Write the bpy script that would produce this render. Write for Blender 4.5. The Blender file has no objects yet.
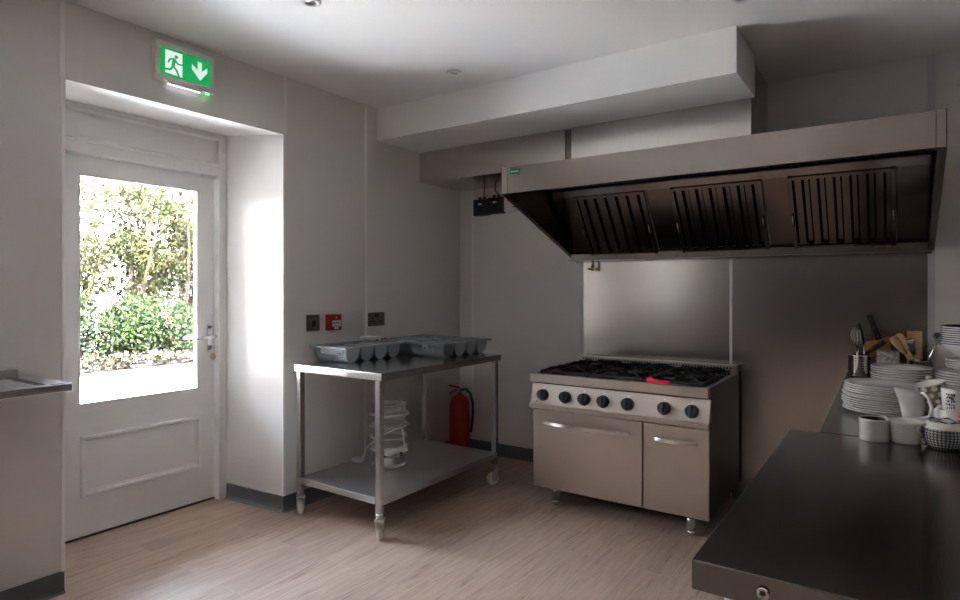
import bpy, bmesh, math, random
from mathutils import Vector, Matrix
random.seed(7)
C = bpy.context.scene.collection
PI = math.pi

# ------------------------------------------------------------------ materials
def new_mat(name):
    m = bpy.data.materials.new(name); m.use_nodes = True
    nt = m.node_tree
    b = nt.nodes.get('Principled BSDF')
    return m, nt, b

def pm(name, col, rough=0.5, metal=0.0, bump=0.0, bscale=60.0, var=0.0, vscale=8.0, spec=None, emit=None, estr=0.0, coat=0.0):
    m, nt, b = new_mat(name)
    b.inputs['Base Color'].default_value = (*col, 1)
    b.inputs['Roughness'].default_value = rough
    b.inputs['Metallic'].default_value = metal
    if spec is not None: b.inputs['Specular IOR Level'].default_value = spec
    if coat: b.inputs['Coat Weight'].default_value = coat
    if emit is not None:
        b.inputs['Emission Color'].default_value = (*emit, 1); b.inputs['Emission Strength'].default_value = estr
    tc = nt.nodes.new('ShaderNodeTexCoord')
    if var > 0:
        n = nt.nodes.new('ShaderNodeTexNoise'); n.inputs['Scale'].default_value = vscale; n.inputs['Detail'].default_value = 5
        r = nt.nodes.new('ShaderNodeValToRGB')
        r.color_ramp.elements[0].position = 0.3; r.color_ramp.elements[1].position = 0.7
        r.color_ramp.elements[0].color = (*[c*(1-var) for c in col], 1)
        r.color_ramp.elements[1].color = (*[min(1, c*(1+var)) for c in col], 1)
        nt.links.new(tc.outputs['Object'], n.inputs['Vector']); nt.links.new(n.outputs['Fac'], r.inputs['Fac'])
        nt.links.new(r.outputs['Color'], b.inputs['Base Color'])
    if bump > 0:
        n = nt.nodes.new('ShaderNodeTexNoise'); n.inputs['Scale'].default_value = bscale; n.inputs['Detail'].default_value = 4
        bp = nt.nodes.new('ShaderNodeBump'); bp.inputs['Strength'].default_value = bump; bp.inputs['Distance'].default_value = 0.002
        nt.links.new(tc.outputs['Object'], n.inputs['Vector']); nt.links.new(n.outputs['Fac'], bp.inputs['Height'])
        nt.links.new(bp.outputs['Normal'], b.inputs['Normal'])
    return m

def steel(name, col=(0.60, 0.575, 0.545), rough=0.30, stretch=(2, 60, 60), rv=0.10, smudge=2.5):
    """brushed stainless: grain stretched along one axis, smudges in the roughness"""
    m, nt, b = new_mat(name)
    b.inputs['Base Color'].default_value = (*col, 1); b.inputs['Metallic'].default_value = 1
    tc = nt.nodes.new('ShaderNodeTexCoord')
    mp = nt.nodes.new('ShaderNodeMapping'); mp.inputs['Scale'].default_value = stretch
    n = nt.nodes.new('ShaderNodeTexNoise'); n.inputs['Scale'].default_value = 6; n.inputs['Detail'].default_value = 3
    n2 = nt.nodes.new('ShaderNodeTexNoise'); n2.inputs['Scale'].default_value = smudge; n2.inputs['Detail'].default_value = 6
    mr = nt.nodes.new('ShaderNodeMapRange')
    mr.inputs['From Min'].default_value = 0.3; mr.inputs['From Max'].default_value = 0.7
    mr.inputs['To Min'].default_value = rough - .012; mr.inputs['To Max'].default_value = rough + .012
    bp = nt.nodes.new('ShaderNodeBump'); bp.inputs['Strength'].default_value = 0.06; bp.inputs['Distance'].default_value = 0.001
    L = nt.links.new
    L(tc.outputs['Object'], mp.inputs['Vector']); L(mp.outputs['Vector'], n.inputs['Vector'])
    L(tc.outputs['Object'], n2.inputs['Vector']); L(n2.outputs['Fac'], mr.inputs['Value'])
    L(mr.outputs['Result'], b.inputs['Roughness']); L(n.outputs['Fac'], bp.inputs['Height']); L(bp.outputs['Normal'], b.inputs['Normal'])
    return m

def floor_mat():
    m, nt, b = new_mat('oak_vinyl_plank'); L = nt.links.new
    tc = nt.nodes.new('ShaderNodeTexCoord')
    mp = nt.nodes.new('ShaderNodeMapping'); mp.inputs['Rotation'].default_value = (0, 0, PI/2); mp.inputs['Location'].default_value = (0.37, 0.06, 0)
    L(tc.outputs['Object'], mp.inputs['Vector'])
    br = nt.nodes.new('ShaderNodeTexBrick')
    br.inputs['Scale'].default_value = 1; br.inputs['Brick Width'].default_value = 1.22; br.inputs['Row Height'].default_value = 0.185
    br.inputs['Mortar Size'].default_value = 0.0012; br.inputs['Mortar Smooth'].default_value = 0.2; br.offset = 0.37; br.inputs['Bias'].default_value = 0
    br.inputs['Color1'].default_value = (0.0, 0.0, 0.0, 1); br.inputs['Color2'].default_value = (1, 1, 1, 1); br.inputs['Mortar'].default_value = (0.5, 0.5, 0.5, 1)
    L(mp.outputs['Vector'], br.inputs['Vector'])
    mg = nt.nodes.new('ShaderNodeMapping'); mg.inputs['Scale'].default_value = (9, 0.8, 1)
    L(tc.outputs['Object'], mg.inputs['Vector'])
    ad = nt.nodes.new('ShaderNodeVectorMath'); ad.operation = 'ADD'
    sc = nt.nodes.new('ShaderNodeVectorMath'); sc.operation = 'SCALE'; sc.inputs['Scale'].default_value = 9.0
    L(br.outputs['Color'], sc.inputs[0]); L(mg.outputs['Vector'], ad.inputs[0]); L(sc.outputs['Vector'], ad.inputs[1])
    n = nt.nodes.new('ShaderNodeTexNoise'); n.inputs['Scale'].default_value = 2.6; n.inputs['Detail'].default_value = 7; n.inputs['Roughness'].default_value = 0.58; n.inputs['Distortion'].default_value = 1.6
    L(ad.outputs['Vector'], n.inputs['Vector'])
    r = nt.nodes.new('ShaderNodeValToRGB'); e = r.color_ramp.elements
    e[0].position = 0.24; e[0].color = (0.275, 0.180, 0.125, 1); e[1].position = 0.60; e[1].color = (0.520, 0.385, 0.295, 1)
    x = e.new(0.42); x.color = (0.440, 0.315, 0.236, 1)
    L(n.outputs['Fac'], r.inputs['Fac'])
    hv = nt.nodes.new('ShaderNodeHueSaturation')
    mr = nt.nodes.new('ShaderNodeMapRange'); mr.inputs['To Min'].default_value = 0.90; mr.inputs['To Max'].default_value = 1.08
    L(br.outputs['Color'], mr.inputs['Value']); L(mr.outputs['Result'], hv.inputs['Value']); L(r.outputs['Color'], hv.inputs['Color'])
    mx = nt.nodes.new('ShaderNodeMix'); mx.data_type = 'RGBA'; mx.inputs['B'].default_value = (0.52, 0.44, 0.37, 1)
    L(br.outputs['Fac'], mx.inputs['Factor']); L(hv.outputs['Color'], mx.inputs['A']); L(mx.outputs['Result'], b.inputs['Base Color'])
    b.inputs['Roughness'].default_value = 0.42
    bp = nt.nodes.new('ShaderNodeBump'); bp.inputs['Strength'].default_value = 0.12; bp.inputs['Distance'].default_value = 0.002
    L(n.outputs['Fac'], bp.inputs['Height']); L(bp.outputs['Normal'], b.inputs['Normal'])
    return m

def glass_mat(name, tint=(1, 1, 1), gl=0.06, rough=0.0):
    m = bpy.data.materials.new(name); m.use_nodes = True; nt = m.node_tree
    for n in list(nt.nodes): nt.nodes.remove(n)
    o = nt.nodes.new('ShaderNodeOutputMaterial'); mix = nt.nodes.new('ShaderNodeMixShader')
    t = nt.nodes.new('ShaderNodeBsdfTransparent'); t.inputs['Color'].default_value = (*tint, 1)
    g = nt.nodes.new('ShaderNodeBsdfGlossy'); g.inputs['Roughness'].default_value = rough
    f = nt.nodes.new('ShaderNodeFresnel'); f.inputs['IOR'].default_value = 1.35
    ad = nt.nodes.new('ShaderNodeMath'); ad.operation = 'ADD'; ad.inputs[1].default_value = gl; ad.use_clamp = True
    nt.links.new(f.outputs['Fac'], ad.inputs[0]); nt.links.new(ad.outputs[0], mix.inputs['Fac'])
    nt.links.new(t.outputs[0], mix.inputs[1]); nt.links.new(g.outputs[0], mix.inputs[2]); nt.links.new(mix.outputs[0], o.inputs['Surface'])
    return m

def plastic_clear(name, col, alpha):
    m, nt, b = new_mat(name)
    b.inputs['Base Color'].default_value = (*col, 1); b.inputs['Roughness'].default_value = 0.15; b.inputs['Alpha'].default_value = alpha
    return m

def wood(name, c1, c2, stretch=(6, 6, 40), rough=0.5):
    m, nt, b = new_mat(name); L = nt.links.new
    tc = nt.nodes.new('ShaderNodeTexCoord'); mp = nt.nodes.new('ShaderNodeMapping'); mp.inputs['Scale'].default_value = stretch
    n = nt.nodes.new('ShaderNodeTexNoise'); n.inputs['Scale'].default_value = 3; n.inputs['Detail'].default_value = 5
    r = nt.nodes.new('ShaderNodeValToRGB'); r.color_ramp.elements[0].color = (*c1, 1); r.color_ramp.elements[1].color = (*c2, 1)
    r.color_ramp.elements[0].position = 0.3; r.color_ramp.elements[1].position = 0.7
    L(tc.outputs['Object'], mp.inputs['Vector']); L(mp.outputs['Vector'], n.inputs['Vector']); L(n.outputs['Fac'], r.inputs['Fac']); L(r.outputs['Color'], b.inputs['Base Color'])
    b.inputs['Roughness'].default_value = rough
    return m

def leaf_mat(name, cols, rough=0.45):
    m, nt, b = new_mat(name); L = nt.links.new
    g = nt.nodes.new('ShaderNodeNewGeometry'); r = nt.nodes.new('ShaderNodeValToRGB'); r.color_ramp.interpolation = 'CONSTANT'
    e = r.color_ramp.elements
    e[0].position = 0; e[0].color = (*cols[0], 1); e[1].position = 1.0/len(cols); e[1].color = (*cols[1], 1)
    for k in range(2, len(cols)):
        q = e.new(k/len(cols)); q.color = (*cols[k], 1)
    L(g.outputs['Random Per Island'], r.inputs['Fac']); L(r.outputs['Color'], b.inputs['Base Color'])
    b.inputs['Roughness'].default_value = rough
    b.inputs['Specular IOR Level'].default_value = 0.06
    return m

M = {}
M['wall'] = pm('wall_cladding', (0.81, 0.778, 0.742), 0.38, bump=0.03, bscale=180)
M['wall_dark'] = pm('darkened_unseen_wall', (0.20, 0.175, 0.155), 0.6, bump=0.03, bscale=180)  # dark colour dims bounce and reflections from the unseen right and rear walls
M['ceil'] = pm('ceiling_paint', (0.88, 0.87, 0.85), 0.75, bump=0.03, bscale=120)
M['white_paint'] = pm('white_gloss_paint', (0.80, 0.79, 0.77), 0.32, bump=0.04, bscale=40)
M['strip'] = pm('white_joint_strip', (0.92, 0.90, 0.87), 0.3)
M['silver'] = pm('satin_silver', (0.80, 0.80, 0.80), 0.22, 0.85)
M['gstrip'] = pm('grey_joint_strip', (0.60, 0.60, 0.60), 0.35)
M['base'] = pm('grey_coved_skirting', (0.150, 0.165, 0.190), 0.42, var=0.08, vscale=6)
M['floor'] = floor_mat()
M['steel'] = steel('brushed_steel_front', stretch=(2, 40, 60))
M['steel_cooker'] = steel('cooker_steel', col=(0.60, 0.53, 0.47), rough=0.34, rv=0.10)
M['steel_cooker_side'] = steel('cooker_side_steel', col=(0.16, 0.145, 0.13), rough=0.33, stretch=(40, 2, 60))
M['steel_hood'] = steel('hood_steel', col=(0.40, 0.36, 0.33), rough=0.22)
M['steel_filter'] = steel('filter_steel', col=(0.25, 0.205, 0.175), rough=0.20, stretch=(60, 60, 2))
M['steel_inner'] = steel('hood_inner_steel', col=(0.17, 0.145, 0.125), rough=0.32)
M['galv'] = steel('duct_steel', col=(0.64, 0.61, 0.57), rough=0.20, stretch=(3, 30, 30), rv=0.2, smudge=5)
M['splash'] = steel('splashback_steel', col=(0.50, 0.465, 0.43), rough=0.22, stretch=(2, 40, 50), rv=0.06, smudge=1.5)
M['steel_table'] = steel('trolley_steel', col=(0.66, 0.66, 0.67), rough=0.24, stretch=(40, 2, 40))
M['steel_shelf'] = steel('trolley_shelf_steel', col=(0.70, 0.71, 0.73), rough=0.34, stretch=(40, 2, 40), rv=0.2, smudge=9)
M['steel_counter'] = steel('counter_steel', col=(0.22, 0.205, 0.195), rough=0.19, stretch=(40, 3, 40), rv=0.07, smudge=4)
M['steel_sink'] = steel('sink_steel', col=(0.74, 0.74, 0.73), rough=0.24, stretch=(40, 2, 40))
M['chrome'] = pm('polished_metal', (0.75, 0.74, 0.72), 0.12, 1.0)
M['dark_metal'] = pm('bronze_plate', (0.23, 0.21, 0.18), 0.38, 0.9, var=0.2, vscale=30)
M['black'] = pm('black_plastic', (0.015, 0.015, 0.016), 0.38)
M['blackbox'] = pm('black_switch_plastic', (0.022, 0.018, 0.016), 0.33)
M['iron'] = pm('cast_iron', (0.012, 0.012, 0.012), 0.55, bump=0.2, bscale=150)
M['hobpan'] = pm('black_enamel', (0.02, 0.019, 0.018), 0.22)
M['brass'] = pm('brass', (0.60, 0.40, 0.14), 0.3, 1.0)
M['burner'] = pm('burner_alloy', (0.45, 0.36, 0.28), 0.35, 1.0, var=0.2, vscale=20)
M['red'] = pm('red_enamel', (0.40, 0.012, 0.015), 0.28, coat=0.3)
M['red_label'] = pm('red_print_label', (0.33, 0.02, 0.02), 0.5)
M['redplastic'] = pm('red_plastic', (0.50, 0.025, 0.02), 0.35)
M['redsil'] = pm('red_silicone', (0.78, 0.01, 0.06), 0.40)
M['redcable'] = pm('red_cable', (0.48, 0.012, 0.012), 0.45)
M['white_pl'] = pm('white_plastic', (0.78, 0.78, 0.76), 0.35)
M['paper'] = pm('paper_label', (0.74, 0.74, 0.72), 0.7, var=0.06, vscale=50)
M['tray'] = pm('grey_tray_plastic', (0.42, 0.455, 0.48), 0.40, bump=0.06, bscale=250)
M['wheel'] = pm('cream_nylon_wheel', (0.86, 0.81, 0.66), 0.35)
M['caster'] = steel('caster_zinc', col=(0.50, 0.48, 0.45), rough=0.33, stretch=(20, 20, 20))
M['china'] = pm('white_china', (0.76, 0.75, 0.72), 0.16, coat=0.3)
M['china_rim'] = pm('cream_china', (0.70, 0.68, 0.62), 0.2)
M['navy'] = pm('navy_glaze', (0.02, 0.03, 0.10), 0.2)
M['brown_glaze'] = pm('brown_glaze', (0.035, 0.012, 0.01), 0.25)
M['brown_mug'] = pm('taupe_glaze', (0.24, 0.17, 0.12), 0.3)
M['teal'] = pm('teal_glaze', (0.08, 0.28, 0.36), 0.25)
M['orange'] = pm('orange_glaze', (0.75, 0.13, 0.03), 0.3)
M['woodblock'] = wood('knife_block_wood', (0.34, 0.15, 0.045), (0.50, 0.25, 0.09))
M['beech'] = wood('beech_spoon_wood', (0.46, 0.29, 0.14), (0.60, 0.42, 0.23))
M['pine'] = wood('board_wood', (0.42, 0.25, 0.10), (0.56, 0.36, 0.17))
M['speckle'] = pm('speckled_grey_stone', (0.36, 0.36, 0.34), 0.5, var=0.55, vscale=70)
M['green_badge'] = pm('green_badge', (0.02, 0.20, 0.06), 0.4)
M['sign_green'] = pm('lit_sign_green', (0.0, 0.22, 0.06), 0.4, emit=(0.0, 0.55, 0.12), estr=0.085)
M['sign_white'] = pm('lit_sign_white', (0.8, 0.85, 0.82), 0.4, emit=(0.80, 0.92, 0.88), estr=0.11)
M['led'] = pm('white_led', (0.9, 0.9, 0.95), 0.3, emit=(0.86, 0.9, 1.0), estr=.7)
M['led_green'] = pm('green_led', (0.1, 0.8, 0.2), 0.3, emit=(0.1, 1.0, 0.25), estr=1)
M['led_red'] = pm('red_led', (0.8, 0.05, 0.02), 0.3, emit=(1.0, 0.06, 0.03), estr=.06)
M['glass'] = glass_mat('door_glass')
M['clear'] = plastic_clear('clear_plastic_bowl', (0.80, 0.79, 0.77), 0.20)
M['milky'] = plastic_clear('milky_plastic_rim', (0.82, 0.81, 0.79), 0.70)
M['patio'] = pm('pale_paving', (0.80, 0.785, 0.75), 0.85, var=0.05, vscale=3)
M['soil'] = pm('mulch_soil', (0.030, 0.022, 0.016), 0.9, var=0.4, vscale=25, bump=0.5, bscale=30)
M['render'] = pm('exterior_render', (0.62, 0.60, 0.56), 0.8, bump=0.1, bscale=50)
M['blocker_stone'] = pm('blocker_brown_stone', (0.16, 0.135, 0.11), 0.85, var=0.3, vscale=6, bump=0.4, bscale=12)  # dark colour for the added outside walls, so they bounce little light
M['bark'] = wood('orange_brown_bark', (0.034, 0.016, 0.007), (0.060, 0.033, 0.016), (8, 8, 2), 0.8)
M['leaf_hedge'] = leaf_mat('hedge_leaf', [(0.006, 0.012, 0.0025), (0.009, 0.019, 0.004), (0.014, 0.025, 0.006), (0.004, 0.010, 0.003), (0.045, 0.050, 0.038), (0.022, 0.032, 0.011)], 0.6)
M['leaf_tall'] = leaf_mat('tall_shrub_leaf', [(0.017, 0.024, 0.005), (0.026, 0.033, 0.008), (0.034, 0.038, 0.012), (0.008, 0.015, 0.004), (0.055, 0.052, 0.040), (0.044, 0.030, 0.015)], 0.6)
M['flower'] = leaf_mat('pale_flower_petal', [(0.042, 0.036, 0.028), (0.034, 0.032, 0.042), (0.036, 0.025, 0.015), (0.012, 0.018, 0.005), (0.055, 0.052, 0.046)], 0.6)

# ------------------------------------------------------------------ mesh helpers
def BM(): return bmesh.new()

def box(bm, x0, x1, y0, y1, z0, z1, bev=0.0, seg=2, rot=None, piv=None):
    v = [bm.verts.new((x, y, z)) for z in (z0, z1) for y in (y0, y1) for x in (x0, x1)]
    fs = [bm.faces.new([v[i] for i in q]) for q in ((0, 2, 3, 1), (4, 5, 7, 6), (0, 1, 5, 4), (2, 6, 7, 3), (0, 4, 6, 2), (1, 3, 7, 5))]
    if rot is not None:
        bmesh.ops.rotate(bm, verts=v, cent=piv or ((x0+x1)/2, (y0+y1)/2, (z0+z1)/2), matrix=rot)
    if bev > 0:
        es = list({e for f in fs for e in f.edges})
        bmesh.ops.bevel(bm, geom=es, offset=bev, segments=seg, affect='EDGES', profile=0.5)

def prism(bm, pts, axis, a0, a1, bev=0.0):
    """polygon pts in the two other axes, extruded along axis from a0 to a1"""
    def mk(p, a):
        return {'x': (a, p[0], p[1]), 'y': (p[0], a, p[1]), 'z': (p[0], p[1], a)}[axis]
    A = [bm.verts.new(mk(p, a0)) for p in pts]; B = [bm.verts.new(mk(p, a1)) for p in pts]
    n = len(pts); fs = [bm.faces.new(A), bm.faces.new(B[::-1])]
    for i in range(n):
        fs.append(bm.faces.new((A[i], B[i], B[(i+1) % n], A[(i+1) % n])))
    bmesh.ops.recalc_face_normals(bm, faces=fs)
    if bev > 0:
        es = list({e for f in fs for e in f.edges})
        bmesh.ops.bevel(bm, geom=es, offset=bev, segments=2, affect='EDGES')

def frame_of(d):
    d = Vector(d).normalized()
    u = d.cross(Vector((0, 0, 1)))
    if u.length < 1e-4: u = Vector((1, 0, 0))
    u.normalize(); w = d.cross(u).normalized()
    return u, w

def cyl(bm, p0, p1, r0, r1=None, seg=20, cap=True):
    r1 = r0 if r1 is None else r1
    p0 = Vector(p0); p1 = Vector(p1); u, w = frame_of(p1 - p0)
    A = []; B = []
    for k in range(seg):
        a = 2*PI*k/seg; o = u*math.cos(a) + w*math.sin(a)
        A.append(bm.verts.new(p0 + o*r0)); B.append(bm.verts.new(p1 + o*r1))
    fs = [bm.faces.new((A[k], A[(k+1) % seg], B[(k+1) % seg], B[k])) for k in range(seg)]
    for f in fs: f.smooth = True
    if cap:
        fs.append(bm.faces.new(A[::-1])); fs.append(bm.faces.new(B))
    bmesh.ops.recalc_face_normals(bm, faces=fs)

def tube(bm, pts, r, seg=8, rr=None):
    pts = [Vector(p) for p in pts]; rings = []
    prev = None
    for i, p in enumerate(pts):
        d = (pts[min(i+1, len(pts)-1)] - pts[max(i-1, 0)]).normalized()
        if prev is None: u, w = frame_of(d)
        else:
            u = (prev - d*prev.dot(d)); u = u.normalized() if u.length > 1e-5 else frame_of(d)[0]
            w = d.cross(u).normalized()
        prev = u; rad = rr[i] if rr else r
        rings.append([bm.verts.new(p + (u*math.cos(2*PI*k/seg) + w*math.sin(2*PI*k/seg))*rad) for k in range(seg)])
    fs = []
    for a, b in zip(rings, rings[1:]):
        for k in range(seg):
            f = bm.faces.new((a[k], a[(k+1) % seg], b[(k+1) % seg], b[k])); f.smooth = True; fs.append(f)
    fs.append(bm.faces.new(rings[0][::-1])); fs.append(bm.faces.new(rings[-1]))
    bmesh.ops.recalc_face_normals(bm, faces=fs)

def lathe(bm, prof, c=(0, 0, 0), seg=40, sx=1.0, sy=1.0):
    """prof: list of (r, z); r = 0 closes on the axis"""
    rings = []
    for r, z in prof:
        if r < 1e-6: rings.append([bm.verts.new((c[0], c[1], c[2] + z))])
        else: rings.append([bm.verts.new((c[0] + sx*r*math.cos(2*PI*k/seg), c[1] + sy*r*math.sin(2*PI*k/seg), c[2] + z)) for k in range(seg)])
    fs = []
    for a, b in zip(rings, rings[1:]):
        for k in range(seg):
            k2 = (k+1) % seg
            if len(a) == 1 and len(b) == 1: continue
            if len(a) == 1: f = bm.faces.new((a[0], b[k2], b[k]))
            elif len(b) == 1: f = bm.faces.new((a[k], a[k2], b[0]))
            else: f = bm.faces.new((a[k], a[k2], b[k2], b[k]))
            f.smooth = True; fs.append(f)
    bmesh.ops.recalc_face_normals(bm, faces=fs)

def arc(p0, p1, p2, n=10):
    p0, p1, p2 = Vector(p0), Vector(p1), Vector(p2)
    return [p0*(1-t)**2 + p1*2*t*(1-t) + p2*t*t for t in [i/n for i in range(n+1)]]

def xform(bm, mat): bmesh.ops.transform(bm, matrix=mat, verts=bm.verts[:])

def obj(name, bm, mat, parent=None, world=False, label=None, kind=None, smooth_angle=None):
    me = bpy.data.meshes.new(name); 
    if world and parent is not None:
        p = parent; off = Vector((0, 0, 0))
        while p is not None: off += Vector(p.location); p = p.parent
        bmesh.ops.translate(bm, verts=bm.verts[:], vec=-off)
    bm.normal_update(); bm.to_mesh(me); bm.free()
    me.materials.append(M[mat] if isinstance(mat, str) else mat)
    o = bpy.data.objects.new(name, me); C.objects.link(o)
    if parent is not None: o.parent = parent
    if label: o['label'] = label
    if kind: o['kind'] = kind
    return o

def thing(name, label, cat, loc=(0, 0, 0), rotz=0.0, group=None):
    o = bpy.data.objects.new(name, None); o.empty_display_size = 0.05; C.objects.link(o)
    o.location = loc; o.rotation_euler = (0, 0, rotz); o['label'] = label; o['category'] = cat
    if group: o['group'] = group
    return o

def tag(o, label, cat, group=None):
    o['label'] = label; o['category'] = cat
    if group: o['group'] = group
    return o

def struct(name, bm, mat, parent=None):
    o = obj(name, bm, mat, parent)
    if parent is None: o['kind'] = 'structure'
    return o

def dup(root, loc, label=None, group=None, rotz=None):
    r = root.copy(); C.objects.link(r); r.location = loc
    if rotz is not None: r.rotation_euler = (0, 0, rotz)
    if label: r['label'] = label
    if group: r['group'] = group
    for ch in list(root.children):
        c = ch.copy(); C.objects.link(c); c.parent = r
        for g in list(ch.children):
            d = g.copy(); C.objects.link(d); d.parent = c
    return r

# ------------------------------------------------------------------ room constants
H = 2.604; YB = 4.10; XR = 6.6; YR = -6.0
XD = -0.567                      # inner face of the door
RY0, RY1 = 1.165, 2.322          # recess in the left wall

WY0, WY1, WZ0, WZ1 = -2.05, -0.50, 1.08, 2.20      # unseen window, added above the sink to even out the room light
# ---- shell
b = BM(); box(b, -0.65, XR + 0.2, YR - 0.2, YB + 0.2, -0.12, 0.0); struct('floor', b, 'floor')
b = BM(); box(b, -0.65, XR + 0.2, YR - 0.2, YB + 0.2, H, H + 0.2); struct('ceiling', b, 'ceil')
b = BM()
box(b, -0.65, 0, YR - 0.2, WY0, 0, H); box(b, -0.65, 0, WY1, RY0, 0, H); box(b, -0.65, 0, WY0, WY1, 0, WZ0); box(b, -0.65, 0, WY0, WY1, WZ1, H); prism(b, [(0, RY1), (0, YB + .2), (-.65, YB + .2), (-.65, RY1 - .051)], 'z', 0, H)
prism(b, [(0, 2.256), (0, H), (-0.65, H), (-0.65, 2.325), (-0.51, 2.310)], 'y', RY0, RY1)
struct('wall_left', b, 'wall')
b = BM(); box(b, 0, XR, YB, YB + 0.2, 0, H); struct('wall_back', b, 'wall')
b = BM(); box(b, XR, XR + 0.2, YR, YB, 0, H); struct('wall_right', b, 'wall_dark')
b = BM(); box(b, 0, XR, YR - 0.2, YR, 0, H); struct('wall_rear', b, 'wall_dark')

wn = bpy.data.objects.new('added_window', None); C.objects.link(wn); wn['kind'] = 'structure'; wn.location = (-.45, WY0, WZ0)  # added out of view as extra daylight for the room
b = BM()
for z0, z1 in ((WZ0, WZ0 + .05), (WZ1 - .05, WZ1)): box(b, -.49, -.42, WY0, WY1, z0, z1)
for y0 in (WY0, (WY0 + WY1)/2 - .025, WY1 - .05): box(b, -.49, -.42, y0, y0 + .05, WZ0 + .05, WZ1 - .05)
obj('added_window_frame', b, 'white_paint', wn, world=True)
b = BM(); box(b, -.458, -.453, WY0 + .05, WY1 - .05, WZ0 + .05, WZ1 - .05); obj('pane', b, 'glass', wn, world=True)

# bulkhead under the ceiling
b = BM(); box(b, 0, 2.382, 3.115, 3.575, 2.378, H, 0.002); struct('ceiling_bulkhead', b, 'ceil')

# skirting
SK = [(0, 0), (0.018, 0.0), (0.008, 0.010), (0.005, 0.024), (0.005, 0.093), (0, 0.096)]
b = BM(); prism(b, [(p[0], p[1]) for p in SK], 'y', YR, RY0); struct('baseboard_left', b, 'base')
b = BM(); prism(b, [(p[0], p[1]) for p in SK], 'y', RY1, YB); struct('baseboard_corner', b, 'base')
b = BM(); prism(b, [(RY1 - p[0], p[1]) for p in SK], 'x', -0.51, 0.006)
for v in b.verts: v.co.y += min(0, v.co.x)*.0784
struct("baseboard_recess", b, "base")
b = BM(); prism(b, [(YB - p[0], p[1]) for p in SK], 'x', 0.018, 1.115); struct('baseboard_back', b, 'base')

# cladding joint strips and corner trims
k = 1
for (x0, x1, y0, y1, z0, z1, mt) in (
    (0, .006, 2.992, 3.012, .096, H, 'strip'), (0, .005, 1.146, 1.166, 2.262, H, 'strip'), (0, .005, 2.324, 2.344, 2.262, H, 'strip'),
    (-.004, .004, RY1 - .004, RY1 + .012, .096, 2.258, 'strip'), (-.004, .004, RY0 - .012, RY0 + .003, .0, 2.258, 'strip'),
    (.124, .144, YB - .005, YB, .096, 2.148, 'strip'), (1.100, 1.128, YB - .005, YB, .096, 1.62, 'gstrip'),
    (3.157, 3.190, YB - .006, YB, 0, H, 'gstrip')):
    b = BM(); box(b, x0, x1, y0, y1, z0, z1); struct('trim_%d' % k, b, mt); k += 1

# ------------------------------------------------------------------ the door
dr = bpy.data.objects.new('door_1', None); C.objects.link(dr); dr['kind'] = 'structure'; dr.location = (XD, 1.34, 0)
DY0, DY1, DZ1 = 1.34, 2.226, 2.046
GY0, GY1, GZ0, GZ1 = 1.450, 2.122, 0.712, 1.947
b = BM()   # leaf: stiles and rails
XO = XD - 0.045
box(b, XO, XD, DY0, GY0, 0.012, DZ1); box(b, XO, XD, GY1, DY1, 0.012, DZ1)
box(b, XO, XD, GY0, GY1, GZ1, DZ1); box(b, XO, XD, GY0, GY1, 0.012, GZ0)
obj('door_leaf', b, 'white_paint', dr, world=True)
b = BM(); box(b, XO + .02, XO + .026, GY0 - .003, GY1 + .003, GZ0 - .003, GZ1 + .003); obj('glass_pane', b, 'glass', dr, world=True)
b = BM()   # glazing bead
for (y0, y1, z0, z1) in ((GY0, GY0 + .009, GZ0, GZ1), (GY1 - .009, GY1, GZ0, GZ1), (GY0 + .009, GY1 - .009, GZ1 - .009, GZ1), (GY0 + .009, GY1 - .009, GZ0, GZ0 + .009)):
    box(b, XO + .026, XD + .004, y0, y1, z0, z1, 0.002)
obj('glazing_bead', b, 'white_paint', dr, world=True)
b = BM()   # planted moulding of the lower panel
MY0, MY1, MZ0, MZ1 = 1.458, 2.134, 0.220, 0.546
def mould(bm, y0, y1, z0, z1, w, x0, hgt):
    prof = [(0, 0), (0, hgt*.5), (w*.2, hgt), (w*.55, hgt), (w*.75, hgt*.45), (w, hgt*.35), (w, 0)]
    loops = []
    for d, h in prof:
        loops.append([bm.verts.new((x0 + h, y, z)) for y, z in ((y0 + d, z0 + d), (y1 - d, z0 + d), (y1 - d, z1 - d), (y0 + d, z1 - d))])
    fs = []
    for a, c in zip(loops, loops[1:]):
        for i in range(4): fs.append(bm.faces.new((a[i], a[(i+1) % 4], c[(i+1) % 4], c[i])))
    bmesh.ops.recalc_face_normals(bm, faces=fs)
mould(b, MY0, MY1, MZ0, MZ1, .034, XD, .016); obj('panel_moulding', b, 'white_paint', dr, world=True)
b = BM()   # frame: jambs, head, transom rail, transom panel
XF = -0.512
box(b, -0.64, XF, 2.230, RY1, 0, 2.32); box(b, -0.64, XF, RY0, 1.338, 0, 2.32)
box(b, -0.64, XF, 1.338, 2.230, 2.050, 2.122, .003); box(b, -0.64, XF, 1.338, 2.230, 2.272, 2.32)
box(b, -0.60, XF - .03, 1.338, 2.230, 2.122, 2.272); box(b, -0.645, XO - .002, 1.338, 2.230, 2.020, 2.052)
obj('door_frame', b, 'white_paint', dr, world=True)
b = BM(); mould(b, 1.330, 2.240, 2.108, 2.286, .022, XF + .0002, .012); obj('transom_moulding', b, 'white_paint', dr, world=True)
b = BM(); box(b, -0.64, XD + .004, 1.34, 2.230, 0, 0.009); obj('threshold', b, 'black', dr, world=True)
b = BM(); box(b, XD, XD + .030, 2.135, 2.228, 2.030, 2.048, .003); obj('door_catch', b, 'white_pl', dr, world=True)
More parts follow.
